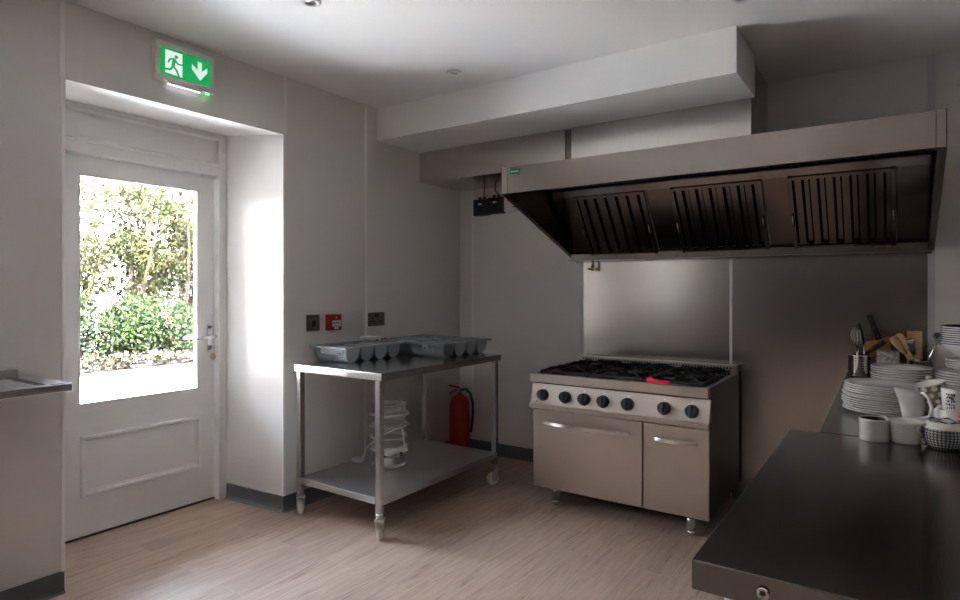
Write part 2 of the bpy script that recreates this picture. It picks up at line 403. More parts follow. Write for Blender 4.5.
def handle2(xs, sgn, side):
    b = BM()
    box(b, min(xs, xs + sgn*.009), max(xs, xs + sgn*.009), 2.180, 2.210, 0.950, 1.100)
    for z in (0.950, 1.100): cyl(b, (xs, 2.195, z), (xs + sgn*.009, 2.195, z), .015, seg=20)
    p = obj('handle_plate', b, 'silver', dr, world=True)
    b = BM(); cyl(b, (xs, 2.195, 1.032), (xs + sgn*.045, 2.195, 1.032), .010)
    tube(b, [(xs + sgn*.045, 2.212, 1.034), (xs + sgn*.047, 2.195, 1.034), (xs + sgn*.05, 2.15, 1.031), (xs + sgn*.048, 2.10, 1.027), (xs + sgn*.042, 2.082, 1.025)], .011, 10, [.010, .012, .012, .011, .009])
    obj('lever', b, 'silver', p, world=True)
    b = BM(); cyl(b, (xs + sgn*.008, 2.195, .972), (xs + sgn*.016, 2.195, .972), .0085); obj('lock_cylinder', b, 'chrome', p, world=True)
handle2(XD, 1, 'in'); handle2(XO, -1, 'out')
kt = thing('door_key', 'small key with a round tan tag hanging in the white door lock', 'key', (XD + .03, 2.195, .93))
b = BM(); box(b, XD + .016, XD + .045, 2.1925, 2.1975, .964, .980); cyl(b, (XD + .040, 2.192, .966), (XD + .040, 2.198, .966), .013)
obj('key_blade', b, 'chrome', kt, world=True)
b = BM(); tube(b, [(XD + .040 + .004*math.cos(a), 2.195 + .012*math.sin(a), .945 + .014*math.cos(a)) for a in [2*PI*i/16 for i in range(17)]], .0012, 6); obj('key_ring', b, 'chrome', kt, world=True)
b = BM(); cyl(b, (XD + .030, 2.200, .908), (XD + .036, 2.202, .908), .021, seg=28); obj('key_tag', b, 'beech', kt, world=True)

# ------------------------------------------------------------------ exit sign
es = thing('exit_sign', 'green lit running man exit sign with down arrow above the white door', 'exit sign', (0, 1.713, 2.365))
b = BM(); box(b, 0, .034, 1.546, 1.860, 2.362, 2.562, .005); obj('housing', b, 'strip', es, world=True)
SY0, SY1, SZ0, SZ1 = 1.567, 1.836, 2.394, 2.530
def rrect(y0, y1, z0, z1, r, n=6):
    pts = []
    for cy, cz, a0 in ((y1 - r, z1 - r, 0), (y0 + r, z1 - r, PI/2), (y0 + r, z0 + r, PI), (y1 - r, z0 + r, 1.5*PI)):
        pts += [(cy + r*math.cos(a0 + PI/2*i/n), cz + r*math.sin(a0 + PI/2*i/n)) for i in range(n + 1)]
    return pts
b = BM(); prism(b, rrect(SY0, SY1, SZ0, SZ1, .016), 'x', .033, .0365); pan = obj('green_panel', b, 'sign_green', es, world=True)
def sf(x, y):      # a point of the pictogram
    fx = (x - 225)/383.0; fz = (y - 115 - .322*(x - 225))/202.0
    return SY0 + fx*(SY1 - SY0), SZ1 - fz*(SZ1 - SZ0)
b = BM()
y0, y1 = sf(262, 0)[0], sf(386, 0)[0]
prism(b, [(y0, SZ0 + .012), (y1, SZ0 + .008), (y1, SZ1 - .010), (y0, SZ1 - .010)], 'x', .0362, .0372)
ar = [(502, 235), (535, 246), (535, 315), (578, 288), (578, 328), (522, 383), (458, 292), (458, 250), (502, 300)]
prism(b, [sf(*p) for p in ar], 'x', .0362, .0372)
obj('white_pictogram', b, 'sign_white', pan, world=True)
b = BM()
def limb(pts, w):
    q = [Vector(sf(*p)) for p in pts]
    for a, c in zip(q, q[1:]):
        d = (c - a).normalized(); n = Vector((-d.y, d.x))*w/2
        prism(b, [a + n, a - n, c - n, c + n], 'x', .0371, .0379)
        for e in (a, c): prism(b, [(e.x + w/2*math.cos(2*PI*i/12), e.y + w/2*math.sin(2*PI*i/12)) for i in range(12)], 'x', .0371, .0379)
hc = sf(341, 202); prism(b, [(hc[0] + .0085*math.cos(2*PI*i/20), hc[1] + .0085*math.sin(2*PI*i/20)) for i in range(20)], 'x', .0371, .0379)
limb([(326, 222), (318, 268)], .018); limb([(335, 226), (350, 254), (386, 265)], .0085); limb([(322, 216), (297, 214), (284, 236)], .0085)
limb([(318, 268), (343, 302), (362, 352)], .0105); limb([(316, 268), (300, 293), (250, 284)], .0100)
obj('running_figure', b, 'sign_green', pan, world=True)
b = BM(); box(b, .008, .030, 1.600, 1.790, 2.358, 2.364); obj('lamp_strip', b, 'white_pl', es, world=True)
for i in range(8):
    b = BM(); y = 1.618 + i*.022; box(b, .012, .026, y, y + .009, 2.3555, 2.359); obj('led', b, 'led', es, world=True)
b = BM(); box(b, .020, .030, 1.815, 1.830, 2.357, 2.364); obj('status_light', b, 'led_green', es, world=True)

# ------------------------------------------------------------------ wall switches
sw = thing('wall_switch', 'square bronze wall switch plate beside the red fire call point', 'switch', (0, 2.541, 1.12))
b = BM(); box(b, 0, .010, 2.490, 2.592, 1.070, 1.172, .004); obj('plate', b, 'dark_metal', sw, world=True)
b = BM(); box(b, .009, .014, 2.528, 2.556, 1.098, 1.134, .002); obj('rocker', b, 'black', sw, world=True)
for y in (2.505, 2.577):
    b = BM(); cyl(b, (.009, y, 1.121), (.0115, y, 1.121), .004, seg=12); obj('screw', b, 'chrome', sw, world=True)
fc = thing('fire_call_point', 'red fire alarm call point on the wall above the trolley', 'alarm call point', (0, 2.69, 1.12))
b = BM(); box(b, 0, .045, 2.642, 2.745, 1.068, 1.170, .006); obj('housing', b, 'redplastic', fc, world=True)
b = BM(); box(b, .044, .0475, 2.662, 2.733, 1.092, 1.132); obj('press_panel', b, 'paper', fc, world=True)
b = BM(); box(b, .044, .0475, 2.678, 2.715, 1.076, 1.090); obj('label_tab', b, 'paper', fc, world=True)
b = BM()
for y in (2.676, 2.694, 2.712): box(b, .047, .0485, y - .006, y + .006, 1.112, 1.119)
obj('black_marks', b, 'black', fc, world=True)
b = BM(); cyl(b, (.044, 2.697, 1.150), (.0475, 2.697, 1.150), .006, seg=14); obj('house_mark', b, 'paper', fc, world=True)
so = thing('power_socket', 'double bronze power socket above the steel trolley', 'socket', (0, 3.103, 1.122))
b = BM(); box(b, 0, .010, 3.022, 3.184, 1.075, 1.170, .004); obj('plate', b, 'dark_metal', so, world=True)
for yc in (3.062, 3.144):
    b = BM(); box(b, .0095, .0112, yc - .004, yc + .004, 1.127, 1.143); box(b, .0095, .0112, yc - .018, yc - .007, 1.106, 1.114); box(b, .0095, .0112, yc + .007, yc + .018, 1.106, 1.114)
    obj('pin_holes', b, 'black', so, world=True)
for yc in (3.092, 3.114):
    b = BM(); box(b, .0095, .0135, yc - .007, yc + .007, 1.138, 1.158, .001); obj('rocker', b, 'black', so, world=True)

# ------------------------------------------------------------------ ceiling downlights
def downlight(loc, label):
    t = thing('recessed_downlight', label, 'light', loc, group='ceiling downlights')
    b = BM(); lathe(b, [(.024, -.002), (.030, -.010), (.042, -.006), (.044, 0.0), (.024, 0.0)], seg=32); obj('trim_ring', b, 'white_pl', t)
    b = BM(); lathe(b, [(0, -.001), (.024, -.001), (.024, -.003), (0, -.003)], seg=24); obj('lamp_glass', b, 'chrome', t)
downlight((.883, 1.79, H), 'recessed downlight cut by the top edge of the picture nearest the exit sign')
downlight((.881, 2.843, H), 'recessed downlight close to the left end of the ceiling bulkhead')
downlight((2.461, 2.83, H), 'recessed downlight just right of the ceiling bulkhead')

# ------------------------------------------------------------------ trolley table
TT = 0.888; TX0, TX1, TY0, TY1 = .088, .792, 2.330, 3.500
tb = thing('trolley_table', 'stainless steel trolley table with an undershelf on four casters', 'table', (.44, 2.915, 0))
b = BM(); box(b, TX0, TX1, TY0, TY1, TT - .040, TT, .003); obj('tabletop', b, 'steel_table', tb, world=True)
b = BM(); box(b, TX0 + .018, TX1 - .014, TY0 + .014, TY1 - .03, .187, .222, .002); obj('undershelf', b, 'steel_shelf', tb, world=True)
for i, (x, y, a) in enumerate(((.118, 2.354, 1.0), (.760, 2.350, .60), (.122, 3.462, .5), (.760, 3.468, 2.6))):
    b = BM(); box(b, x - .0175, x + .0175, y - .0175, y + .0175, .140, TT - .039, .003); obj('leg', b, 'steel_table', tb, world=True)
    R = Matrix.Rotation(a, 4, 'Z')
    b = BM(); cyl(b, (0, 0, .118), (0, 0, .142), .020, seg=18); box(b, -.026, .026, -.024, .024, .104, .120, .004)
    for s in (-1, 1): prism(b, [(-.020, .106), (.022, .106), (.010 + .02, .048), (.010 + .012, .030), (.010 - .014, .030)], 'x', s*.020 - .002, s*.020 + .002)
    cyl(b, (-.024, .018, .043), (.024, .018, .043), .006, seg=12)
    xform(b, Matrix.Translation((x, y, 0)) @ R); ca = obj('caster', b, 'caster', tb, world=True)
    b = BM(); cyl(b, (-.014, .018, .043), (.014, .018, .043), .0425, seg=32); 
    bmesh.ops.bevel(b, geom=[e for e in b.edges if len(e.link_faces) == 2 and e.calc_face_angle(0) > 1], offset=.005, segments=2, affect='EDGES')
    xform(b, Matrix.Translation((x, y, 0)) @ R); obj('wheel', b, 'wheel', ca, world=True)

# ------------------------------------------------------------------ cutlery trays
def make_tray(label, loc, rotz):
    t = thing('cutlery_tray', label, 'tray', loc, rotz, 'grey cutlery trays on the trolley')
    Lh, Wh, zr = .265, .1625, .098
    b = BM(); pw = .121; y = -Lh + .030
    for i in range(4):
        ya = y + i*pw*1.0; w = pw - .010; yc = ya + w/2
        n = 14; sec = []
        for j in range(n + 1):
            a = PI + PI*j/n
            sec.append((yc + (w/2)*math.cos(a), .056 + .055*math.sin(a)))
        sec = [(yc - w/2 - .002, zr - .003)] + sec + [(yc + w/2 + .002, zr - .003)]
        A = []; B = []
        for yy, zz in sec:
            tp = .128 + .012*(zz/zr)
            A.append(b.verts.new((-tp, yy, zz))); B.append(b.verts.new((tp, yy, zz)))
        fs = []
        for j in range(len(sec) - 1):
            f = b.faces.new((A[j], A[j+1], B[j+1], B[j])); f.smooth = True; fs.append(f)
        fs.append(b.faces.new(A)); fs.append(b.faces.new(B[::-1]))
    body = obj('troughs', b, 'tray', t)
    so_ = body.modifiers.new('thickness', 'SOLIDIFY'); so_.thickness = .003; so_.offset = 0
    b = BM(); xi = .139
    for s in (-1, 1):
        box(b, min(s*xi, s*Wh), max(s*xi, s*Wh), -Lh, Lh, zr - .005, zr, .0015)
        box(b, min(s*Wh, s*(Wh - .004)), max(s*Wh, s*(Wh - .004)), -Lh, Lh, zr - .013, zr - .004)
        box(b, -Wh + .004, Wh - .004, min(s*Lh, s*(Lh - .004)), max(s*Lh, s*(Lh - .004)), zr - .013, zr - .004)
    ys = [-Lh] + [y + i*pw - .012 for i in range(1, 4)] + [y + 4*pw - .012]
    ye = [y + .002] + [y + i*pw + .002 for i in range(1, 4)] + [Lh]
    for a, c in zip(ys, ye): box(b, -xi, xi, a, c, zr - .005, zr, .0015)
    obj('rim', b, 'tray', t)
    b = BM(); return t
def sticker(t, x0, x1, z0, z1, y):
    b = BM(); box(b, x0, x1, y - .001, y + .0005, z0, z1); s = obj('paper_label', b, 'paper', t, label='white paper label')
    b = BM(); box(b, x1 - .03, x1 - .012, y - .0018, y - .0005, z0 + .006, z0 + .012); box(b, x1 - .045, x1 - .034, y - .0018, y - .0005, z0 + .006, z0 + .010)
    obj('print', b, 'black', s)
t1 = make_tray('grey cutlery tray nearest the door with a long paper label on its end', (.178, 2.765, TT), 0.0)
sticker(t1, -.085, .105, .050, .092, -.2375)
t2 = make_tray('grey cutlery tray nearest the corner with a small square paper label', (.490, 3.320, TT), -0.03)
sticker(t2, -.045, .005, .048, .088, -.2375)
make_tray('grey cutlery tray without a label against the wall behind the other two', (.178, 3.345, TT), 0.0)
pk = thing('paper_packet', 'white and red packet lying on the rim of the nearest cutlery tray', 'packet', (.12, 2.96, TT + .0985), 0.12)
b = BM(); box(b, -.085, .085, -.045, .045, 0, .030, .006); obj('wrapper', b, 'paper', pk)
b = BM(); box(b, -.080, .080, -.0465, -.044, .020, .026); obj('fold_line', b, 'white_pl', pk)
b = BM()
for q in ((.0845, -.030, .008, .012), (.0845, -.006, .014, .010), (.0845, .016, .007, .014)): box(b, q[0], q[0] + .002, q[1], q[1] + .014, q[2], q[2] + q[3])
obj('red_print', b, 'red_label', pk)
b = BM(); box(b, .05, .07, -.0465, -.0445, .006, .014); obj('red_print', b, 'red_label', pk)
b = BM(); box(b, -.055, .0, -.0465, -.0445, .008, .011)
obj('red_print', b, 'red_label', pk)

# ------------------------------------------------------------------ food steamer on the undershelf
SX, SY, SZ = .372, 2.84, .2225
st = thing('food_steamer', 'clear tiered food steamer with steel base on the trolley undershelf', 'steamer', (SX, SY, SZ))
b = BM(); lathe(b, [(0, 0), (.078, 0), (.088, .006), (.090, .016), (.086, .020), (0, .020)]); obj('foot_ring', b, 'white_pl', st)
b = BM(); lathe(b, [(.084, .020), (.086, .022), (.086, .078), (.084, .080)]); obj('steel_band', b, 'chrome', st)
b = BM(); lathe(b, [(0, .080), (.086, .080), (.098, .086), (.100, .100), (.094, .104), (0, .104)]); box(b, .085, .118, -.020, .020, .086, .100, .004); obj('base_collar', b, 'white_pl', st)
for z0, nm in ((.104, 0), (.162, 0), (.220, 0)):
    b = BM(); lathe(b, [(0, z0 + .002), (.078, z0 + .002), (.082, z0 + .008), (.088, z0 + .044)]); bowl = obj('steam_bowl', b, 'clear', st)
    b = BM(); lathe(b, [(.084, z0 + .042), (.104, z0 + .046), (.106, z0 + .054), (.088, z0 + .056), (.084, z0 + .042)]); obj('bowl_rim', b, 'milky', bowl)
b = BM(); lathe(b, [(0, .276), (.070, .276), (.072, .305), (0, .308)]); obj('rice_dish', b, 'milky', st)
b = BM(); lathe(b, [(.088, .276), (.091, .305), (.090, .322), (.078, .332), (0, .336)]); lid = obj('lid', b, 'clear', st)
b = BM(); lathe(b, [(.088, .319), (.0925, .321), (.0925, .325), (.087, .327), (.088, .319)]); obj('lid_rim', b, 'milky', lid)
b = BM(); tube(b, arc((.105, -.02, .215), (.075, -.11, .20), (-.03, -.12, .125), 8) + arc((-.05, -.115, .11), (-.12, -.09, .03), (-.16, -.06, .012), 8), .0032, 8); obj('power_cord', b, 'white_pl', st)
b = BM(); tube(b, arc((.105, -.02, .215), (.120, -.01, .16), (.110, 0, .102), 8), .0032, 8); obj('cord_loop', b, 'white_pl', st)
b = BM(); box(b, -.205, -.150, -.085, -.035, .004, .024, .005); obj('plug', b, 'white_pl', st)
b = BM()
for q in ((-.195, -.060), (-.178, -.075), (-.178, -.045)): box(b, q[0] - .003, q[0] + .003, q[1] - .002, q[1] + .002, 0, .006)
obj('plug_pins', b, 'brass', st)
st.scale = (1.16, 1.16, 1.20)

# ------------------------------------------------------------------ fire extinguisher
EX, EY = .140, 3.905
fe = thing('fire_extinguisher', 'red fire extinguisher standing in the corner behind the steel trolley', 'fire extinguisher', (EX, EY, 0))
b = BM(); lathe(b, [(0, 0), (.076, 0), (.080, .006), (.080, .420), (.074, .450), (.054, .476), (.028, .488), (.024, .500), (0, .500)]); obj('cylinder', b, 'red', fe)
b = BM(); lathe(b, [(.0805, .14), (.0812, .141), (.0812, .375), (.0805, .376)], seg=48); lb = obj('instruction_label', b, 'red_label', fe)
b = BM()
for i in range(9): z = .155 + i*.024; lathe(b, [(.0812, z), (.0816, z + .001), (.0816, z + .004), (.0812, z + .005)], seg=48)
obj('print_lines', b, 'redplastic', lb)
b = BM(); cyl(b, (0, 0, .500), (0, 0, .535), .019, .016); box(b, -.020, .020, -.020, .020, .520, .545, .004); obj('valve', b, 'chrome', fe)
ux, uy = -.825, -.566
b = BM()
tube(b, [(0, 0, .548), (.03*ux, .03*uy, .553), (.06*ux, .06*uy, .560), (.085*ux, .085*uy, .566)], .008, 8)
tube(b, [(0, 0, .535), (.035*ux, .035*uy, .530), (.065*ux, .065*uy, .508), (.080*ux, .080*uy, .495)], .007, 8)
obj('squeeze_handle', b, 'redplastic', fe)
b = BM(); tube(b, [(-.016*ux, -.016*uy, .532), (-.05*ux, -.05*uy, .535), (-.085*ux, -.085*uy, .50), (-.104*ux, -.104*uy, .43), (-.105*ux, -.105*uy, .34), (-.098*ux, -.098*uy, .25), (-.090*ux, -.090*uy, .19)], .011, 10); obj('hose', b, 'black', fe)

# ------------------------------------------------------------------ extraction duct and hood
dc = thing('extract_duct', 'boxed steel duct running from the corner into the top of the hood', 'duct', (1.2, 3.85, 2.15))
b = BM(); box(b, 0.0, 1.235, 3.578, YB, 2.150, 2.377, .001); obj('duct_section', b, 'galv', dc, world=True)
b = BM(); box(b, 1.280, 2.362, 3.578, YB, 2.062, 2.377, .001); box(b, 1.280, 2.362, 3.580, YB, 2.377, H - .001); obj('plenum_section', b, 'galv', dc, world=True)
b = BM(); box(b, 1.235, 1.280, 3.600, YB, 2.151, 2.377); obj('joint_strap', b, 'dark_metal', dc, world=True)
b = BM(); box(b, -0.0, 1.235, 3.574, 3.579, 2.146, 2.152); obj('lower_flange', b, 'galv', dc, world=True)

HX0, HX1, HY0, HZT, HZF, HZL = 1.058, 3.186, 3.081, 2.061, 1.905, 1.537
hd = thing('extractor_hood', 'wide stainless steel extractor hood with three baffle filters over the range', 'extractor hood', (2.12, 3.6, HZL))
b = BM(); box(b, HX0 + .046, HX1 - .036, HY0, HY0 + .018, HZF, HZT, .002)
box(b, HX0 + .046, HX1 - .036, HY0 + .018, HY0 + .045, HZF, HZF + .012, .001); obj('fascia', b, 'steel_hood', hd, world=True)
b = BM()
box(b, HX0, HX0 + .045, HY0, HY0 + .03, HZF, HZT, .002); obj('fascia_corner', b, 'steel_hood', hd, world=True)
b = BM(); box(b, HX1 - .035, HX1, HY0, HY0 + .03, HZF, HZT, .002)
obj('fascia_corner', b, 'steel_hood', hd, world=True)
side = [(HY0 + .03, HZT), (HY0, HZT), (HY0, HZF), (4.085, HZL), (YB, HZL), (YB, HZT)]
b = BM(); prism(b, side, 'x', HX0, HX0 + .004)
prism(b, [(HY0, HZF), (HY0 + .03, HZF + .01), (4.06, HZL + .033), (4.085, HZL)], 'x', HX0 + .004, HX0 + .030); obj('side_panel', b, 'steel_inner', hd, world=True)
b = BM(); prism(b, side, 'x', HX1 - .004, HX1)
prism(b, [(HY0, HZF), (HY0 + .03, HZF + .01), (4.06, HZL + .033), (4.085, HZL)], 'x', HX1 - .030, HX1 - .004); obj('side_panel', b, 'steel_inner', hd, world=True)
b = BM(); box(b, HX0 + .004, HX1 - .004, HY0 + .018, YB, HZT - .006, HZT); obj('top_panel', b, 'steel_hood', hd, world=True)
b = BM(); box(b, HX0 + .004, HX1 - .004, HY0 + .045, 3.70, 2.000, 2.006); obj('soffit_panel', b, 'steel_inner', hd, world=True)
# filter bank: local frame along the slope
FA = Vector((0, 3.995, 1.585)); FB = Vector((0, 3.705, 1.955)); fd = (FB - FA); FL = fd.length; fd.normalize(); fn = Vector((0, -fd.z, fd.y)); 
if fn.y > 0: fn = -fn
def slope_box(bm, x0, x1, s0, s1, n0, n1, bev=0.0):
    b2 = bmesh.new(); box(b2, x0, x1, s0, s1, n0, n1, bev)
    for v in b2.verts:
        p = FA + fd*v.co.y + fn*v.co.z; v.co = Vector((v.co.x, p.y, p.z))
    me = bpy.data.meshes.new('t'); b2.normal_update(); b2.to_mesh(me); b2.free(); bm.from_mesh(me); bpy.data.meshes.remove(me)
b = BM(); slope_box(b, HX0 + .030, HX1 - .030, FL, FL + .050, .010, .016, .001); obj('filter_rail', b, 'steel_hood', hd, world=True)
b = BM()
box(b, HX0 + .030, HX1 - .030, 3.972, 3.978, HZL + .002, HZL + .044, .001)
box(b, HX0 + .004, HX1 - .004, 3.972, YB - .006, HZL, HZL + .004)
obj('grease_channel', b, 'steel_inner', hd, world=True)
b = BM(); box(b, HX0 + .01, HX1 - .01, YB - .012, YB - .006, HZL - .012, HZL + .004); obj('wall_flange', b, 'steel_hood', hd, world=True)
for x0, x1 in ((HX0 + .030, 1.236), (1.724, 1.876), (2.396, 2.520), (3.020, HX1 - .030)):
    b = BM(); slope_box(b, x0, x1, -.01, FL, .0, .004); obj('blanking_panel', b, 'steel_filter', hd, world=True)
for fx0, fx1 in ((1.240, 1.720), (1.880, 2.392), (2.524, 3.016)):
    b = BM()
    slope_box(b, fx0, fx0 + .022, 0, FL, .002, .030, .002); slope_box(b, fx1 - .022, fx1, 0, FL, .002, .030, .002)
    slope_box(b, fx0 + .022, fx1 - .022, 0, .018, .002, .026); slope_box(b, fx0 + .022, fx1 - .022, FL - .018, FL, .002, .026)
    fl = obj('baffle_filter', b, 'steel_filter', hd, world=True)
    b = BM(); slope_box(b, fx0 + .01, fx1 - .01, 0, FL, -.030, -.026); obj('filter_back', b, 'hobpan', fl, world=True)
    n = 6; p = (fx1 - fx0 - .044)/n
    for i in range(n):
        xa = fx0 + .022 + i*p
        b = BM()   # outer channel of the baffle, open gap, inner channel behind
        slope_box(b, xa + p*.14, xa + p*.58, .008, FL - .008, .016, .019)
        slope_box(b, xa + p*.14, xa + p*.17, .008, FL - .008, .000, .016); slope_box(b, xa + p*.55, xa + p*.58, .008, FL - .008, .000, .016)
        slope_box(b, xa + p*.74, xa + p*1.02 if i < n - 1 else xa + p, .008, FL - .008, -.006, -.003)
        obj('baffle', b, 'steel_filter', fl, world=True)
    for xh in (fx0 + .011, fx1 - .011):
        b = BM()
        pts = []
        for s, nn in ((.16, .030), (.165, .046), (.20, .052), (.235, .046), (.24, .030)):
            q = FA + fd*s + fn*nn; pts.append((xh, q.y, q.z))
        tube(b, pts, .004, 8); obj('lift_handle', b, 'chrome', fl, world=True)
b = BM(); prism(b, [(1.121, 2.016), (1.186, 2.012), (1.186, 2.040), (1.121, 2.046)], 'y', HY0 - .0015, HY0); bd = obj('badge', b, 'green_badge', hd, world=True, label='small green maker badge')
b = BM()
box(b, 1.128, 1.136, HY0 - .0022, HY0 - .0012, 2.025, 2.034)
for i in range(7): box(b, 1.140 + i*.006, 1.1445 + i*.006, HY0 - .0022, HY0 - .0012, 2.0265, 2.0335)
obj('badge_lettering', b, 'paper', bd, world=True)
b = BM(); cyl(b, (1.225, 4.04, 1.500), (1.225, 4.04, HZL), .008, seg=12); dv = obj('drain_pipe', b, 'chrome', hd, world=True)
b = BM(); cyl(b, (1.225, 4.04, 1.462), (1.225, 4.04, 1.505), .012, seg=12); obj('drain_tap', b, 'brass', dv, world=True)
b = BM(); box(b, 1.188, 1.218, 4.034, 4.046, 1.472, 1.484, .002); obj('tap_lever', b, 'black', dv, world=True)

# ------------------------------------------------------------------ isolators and control box
for i, (x0, x1, z0, z1, lab) in enumerate(((.176, .311, 1.928, 2.058, 'black isolator switch box left of its twin under the duct'), (.316, .452, 1.934, 2.064, 'black isolator switch box between its twin and the white control box'))):
    t = thing('isolator_switch', lab, 'switch', ((x0 + x1)/2, YB, z0), group='isolator switches under the duct')
    b = BM(); box(b, x0, x1, YB - .060, YB, z0, z1, .006); obj('enclosure', b, 'blackbox', t, world=True)
    xc = (x0 + x1)/2
    b = BM(); box(b, xc - .018, xc + .018, YB - .0615, YB - .0595, z1 - .045, z1 - .032); obj('legend', b, 'paper', t, world=True)
    b = BM(); box(b, xc - .026, xc + .026, YB - .068, YB - .060, z0 + .018, z0 + .072, .003); obj('rocker', b, 'black', t, world=True)
    for dx in (-.022, .022):
        b = BM(); cyl(b, (xc + dx, YB - .03, z1), (xc + dx, YB - .03, z1 + .022), .015, .012, seg=14); obj('cable_gland', b, 'redcable', t, world=True)
    b = BM()
    if i == 0: tube(b, [(xc + .022, YB - .03, z1 + .02), (xc + .022, YB - .03, 2.149)], .004, 8)
    else: tube(b, [(xc + .022, YB - .03, z1 + .02), (xc - .012, YB - .03, 2.12), (xc - .012, YB - .03, 2.149)], .005, 8)
    obj('red_cable', b, 'redcable', t, world=True)
b = BM(); 
cb = thing('control_box', 'white control box with a red light half hidden behind the hood', 'control box', (.51, YB, 1.94))
box(b, .462, .720, YB - .045, YB, 1.945, 2.055, .004); obj('enclosure', b, 'white_pl', cb, world=True)
b = BM(); cyl(b, (.505, YB - .050, 2.030), (.505, YB - .044, 2.030), .010, seg=14); obj('indicator_light', b, 'led_red', cb, world=True)
b = BM(); box(b, .530, .620, YB - .047, YB - .044, 1.965, 2.020); dsp = obj('display', b, 'paper', cb, world=True)
b = BM(); box(b, .545, .605, YB - .0485, YB - .0465, 1.972, 1.979); obj('blue_mark', b, 'teal', dsp, world=True)

# ------------------------------------------------------------------ splashback panels
b = BM(); box(b, 1.128, 2.141, YB - .004, YB, 0, 1.60); tag(obj('splashback_panel', b, 'splash'), 'brushed steel wall panel directly behind the range under the left of the hood', 'splashback', 'steel splashback panels')
b = BM(); box(b, 2.153, 3.157, YB - .004, YB, 0, 1.60); tag(obj('splashback_panel', b, 'splash'), 'brushed steel wall panel behind the plates and knife block under the right of the hood', 'splashback', 'steel splashback panels')
b = BM(); box(b, 2.139, 2.155, YB - .007, YB - .003, 0, 1.60, .001); struct('trim_9', b, 'strip')

# ------------------------------------------------------------------ range cooker
CX0, CX1, CY0, CY1 = 1.152, 2.203, 3.300, 4.060
ck = thing('range_cooker', 'stainless steel six burner gas range cooker with seven black knobs', 'cooker', (1.68, 3.68, 0))
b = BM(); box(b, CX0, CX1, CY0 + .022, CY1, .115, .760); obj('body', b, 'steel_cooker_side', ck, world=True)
b = BM()
box(b, 1.130, CX1, CY0, CY0 + .045, .757, .809, .003)
obj('front_rail', b, 'steel_cooker', ck, world=True)
b = BM()
box(b, 1.130, 1.160, CY0 + .045, CY1, .757, .809, .002); obj('hob_edge', b, 'steel_cooker', ck, world=True)
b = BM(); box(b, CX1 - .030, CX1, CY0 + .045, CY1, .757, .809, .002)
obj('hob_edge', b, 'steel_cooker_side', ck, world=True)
b = BM(); box(b, 1.160, CX1 - .030, CY0 + .045, CY1 - .06, .757, .785); obj('hob_pan', b, 'hobpan', ck, world=True)
b = BM(); box(b, 1.135, CX1, CY1 - .065, CY1, .757, .858, .002); rs = obj('flue_riser', b, 'steel_cooker', ck, world=True)
b = BM()
for i in range(52):
    x = 1.165 + i*.0195
    prism(b, [(x, .835), (x + .014, .835), (x + .007, .850)], 'y', CY1 - .067, CY1 - .0645)
    
obj('flue_slots', b, 'black', rs, world=True)
b = BM(); prism(b, [(CY0 + .012, .747), (CY0 + .03, .747), (CY0 + .03, .630), (CY0 - .022, .630)], 'x', 1.146, CX1 + .010); cp = obj('control_panel', b, 'steel_cooker', ck, world=True)
b = BM(); box(b, 1.130, CX1 + .002, CY0 - .006, CY0 + .03, .596, .624, .002); obj('trim_bar', b, 'steel_cooker', ck, world=True)
pn = Vector((0, -.117, .034)).normalized() ; pn = Vector((0, -.117, -.034)); pn = Vector((0, -0.960, 0.279))
for i, x in enumerate((1.228, 1.378, 1.500, 1.620, 1.767, 1.974, 2.122)):
    pc = Vector((x, CY0 - .006, .682)); 
    b = BM(); cyl(b, pc, pc + pn*.008, .037, .036, 28); cyl(b, pc + pn*.008, pc + pn*.034, .032, .029, 28)
    u = Vector((0, .279, .960)); c0 = pc + pn*.034
    bx = BM(); box(bx, -.006, .006, -.024, .024, -.002, .007, .002)
    R = Matrix((Vector((1, 0, 0)), u, pn)).transposed().to_4x4()
    xform(bx, Matrix.Translation(c0) @ R); me = bpy.data.meshes.new('t'); bx.to_mesh(me); bx.free(); b.from_mesh(me); bpy.data.meshes.remove(me)
    kn = obj('control_knob', b, 'black', ck, world=True)
    b = BM(); q = pc + u*.048; cyl(b, q, q + pn*.003, .005, seg=12); obj('pointer_mark', b, 'white_pl', kn, world=True)
b = BM(); q = Vector((1.172, CY0 - .0155, .652)); bx = BM()
box(b, 1.156, 1.196, CY0 - .018, CY0 - .0155, .640, .660, rot=Matrix.Rotation(-.29, 3, 'X')); bg = obj('maker_badge', b, 'paper', ck, world=True)
b = BM(); prism(b, [(1.184, .641), (1.196, .641), (1.192, .654)], 'y', CY0 - .0215, CY0 - .019); obj('red_emblem', b, 'redplastic', bg, world=True)
def bowed(bm, xa, xb, z, dep, y0, h=.020, n=16):
    P0 = []; 
    for i in range(n + 1):
        t = i/n; x = xa + (xb - xa)*t; y = y0 - .014 - dep*math.sin(PI*t)
        P0.append((x, y))
    poly = P0 + [(x, y + .008) for x, y in P0[::-1]]
    prism(bm, poly, 'z', z - h/2, z + h/2)
    for x in (xa + .012, xb - .012): box(bm, x - .010, x + .010, y0 - .018, y0, z - h/2 + .002, z + h/2 - .002)
b = BM(); box(b, CX0, 1.847, CY0 + .002, CY0 + .024, .112, .590, .003); od = obj('oven_door', b, 'steel_cooker', ck, world=True)
b = BM(); bowed(b, 1.222, 1.778, .516, .040, CY0 + .002); obj('door_handle', b, 'chrome', od, world=True)
b = BM(); box(b, 1.855, CX1 + .004, CY0 + .002, CY0 + .024, .112, .590, .003); cd = obj('cupboard_door', b, 'steel_cooker', ck, world=True)
b = BM(); bowed(b, 1.915, 2.152, .512, .030, CY0 + .002); obj('door_handle', b, 'chrome', cd, world=True)
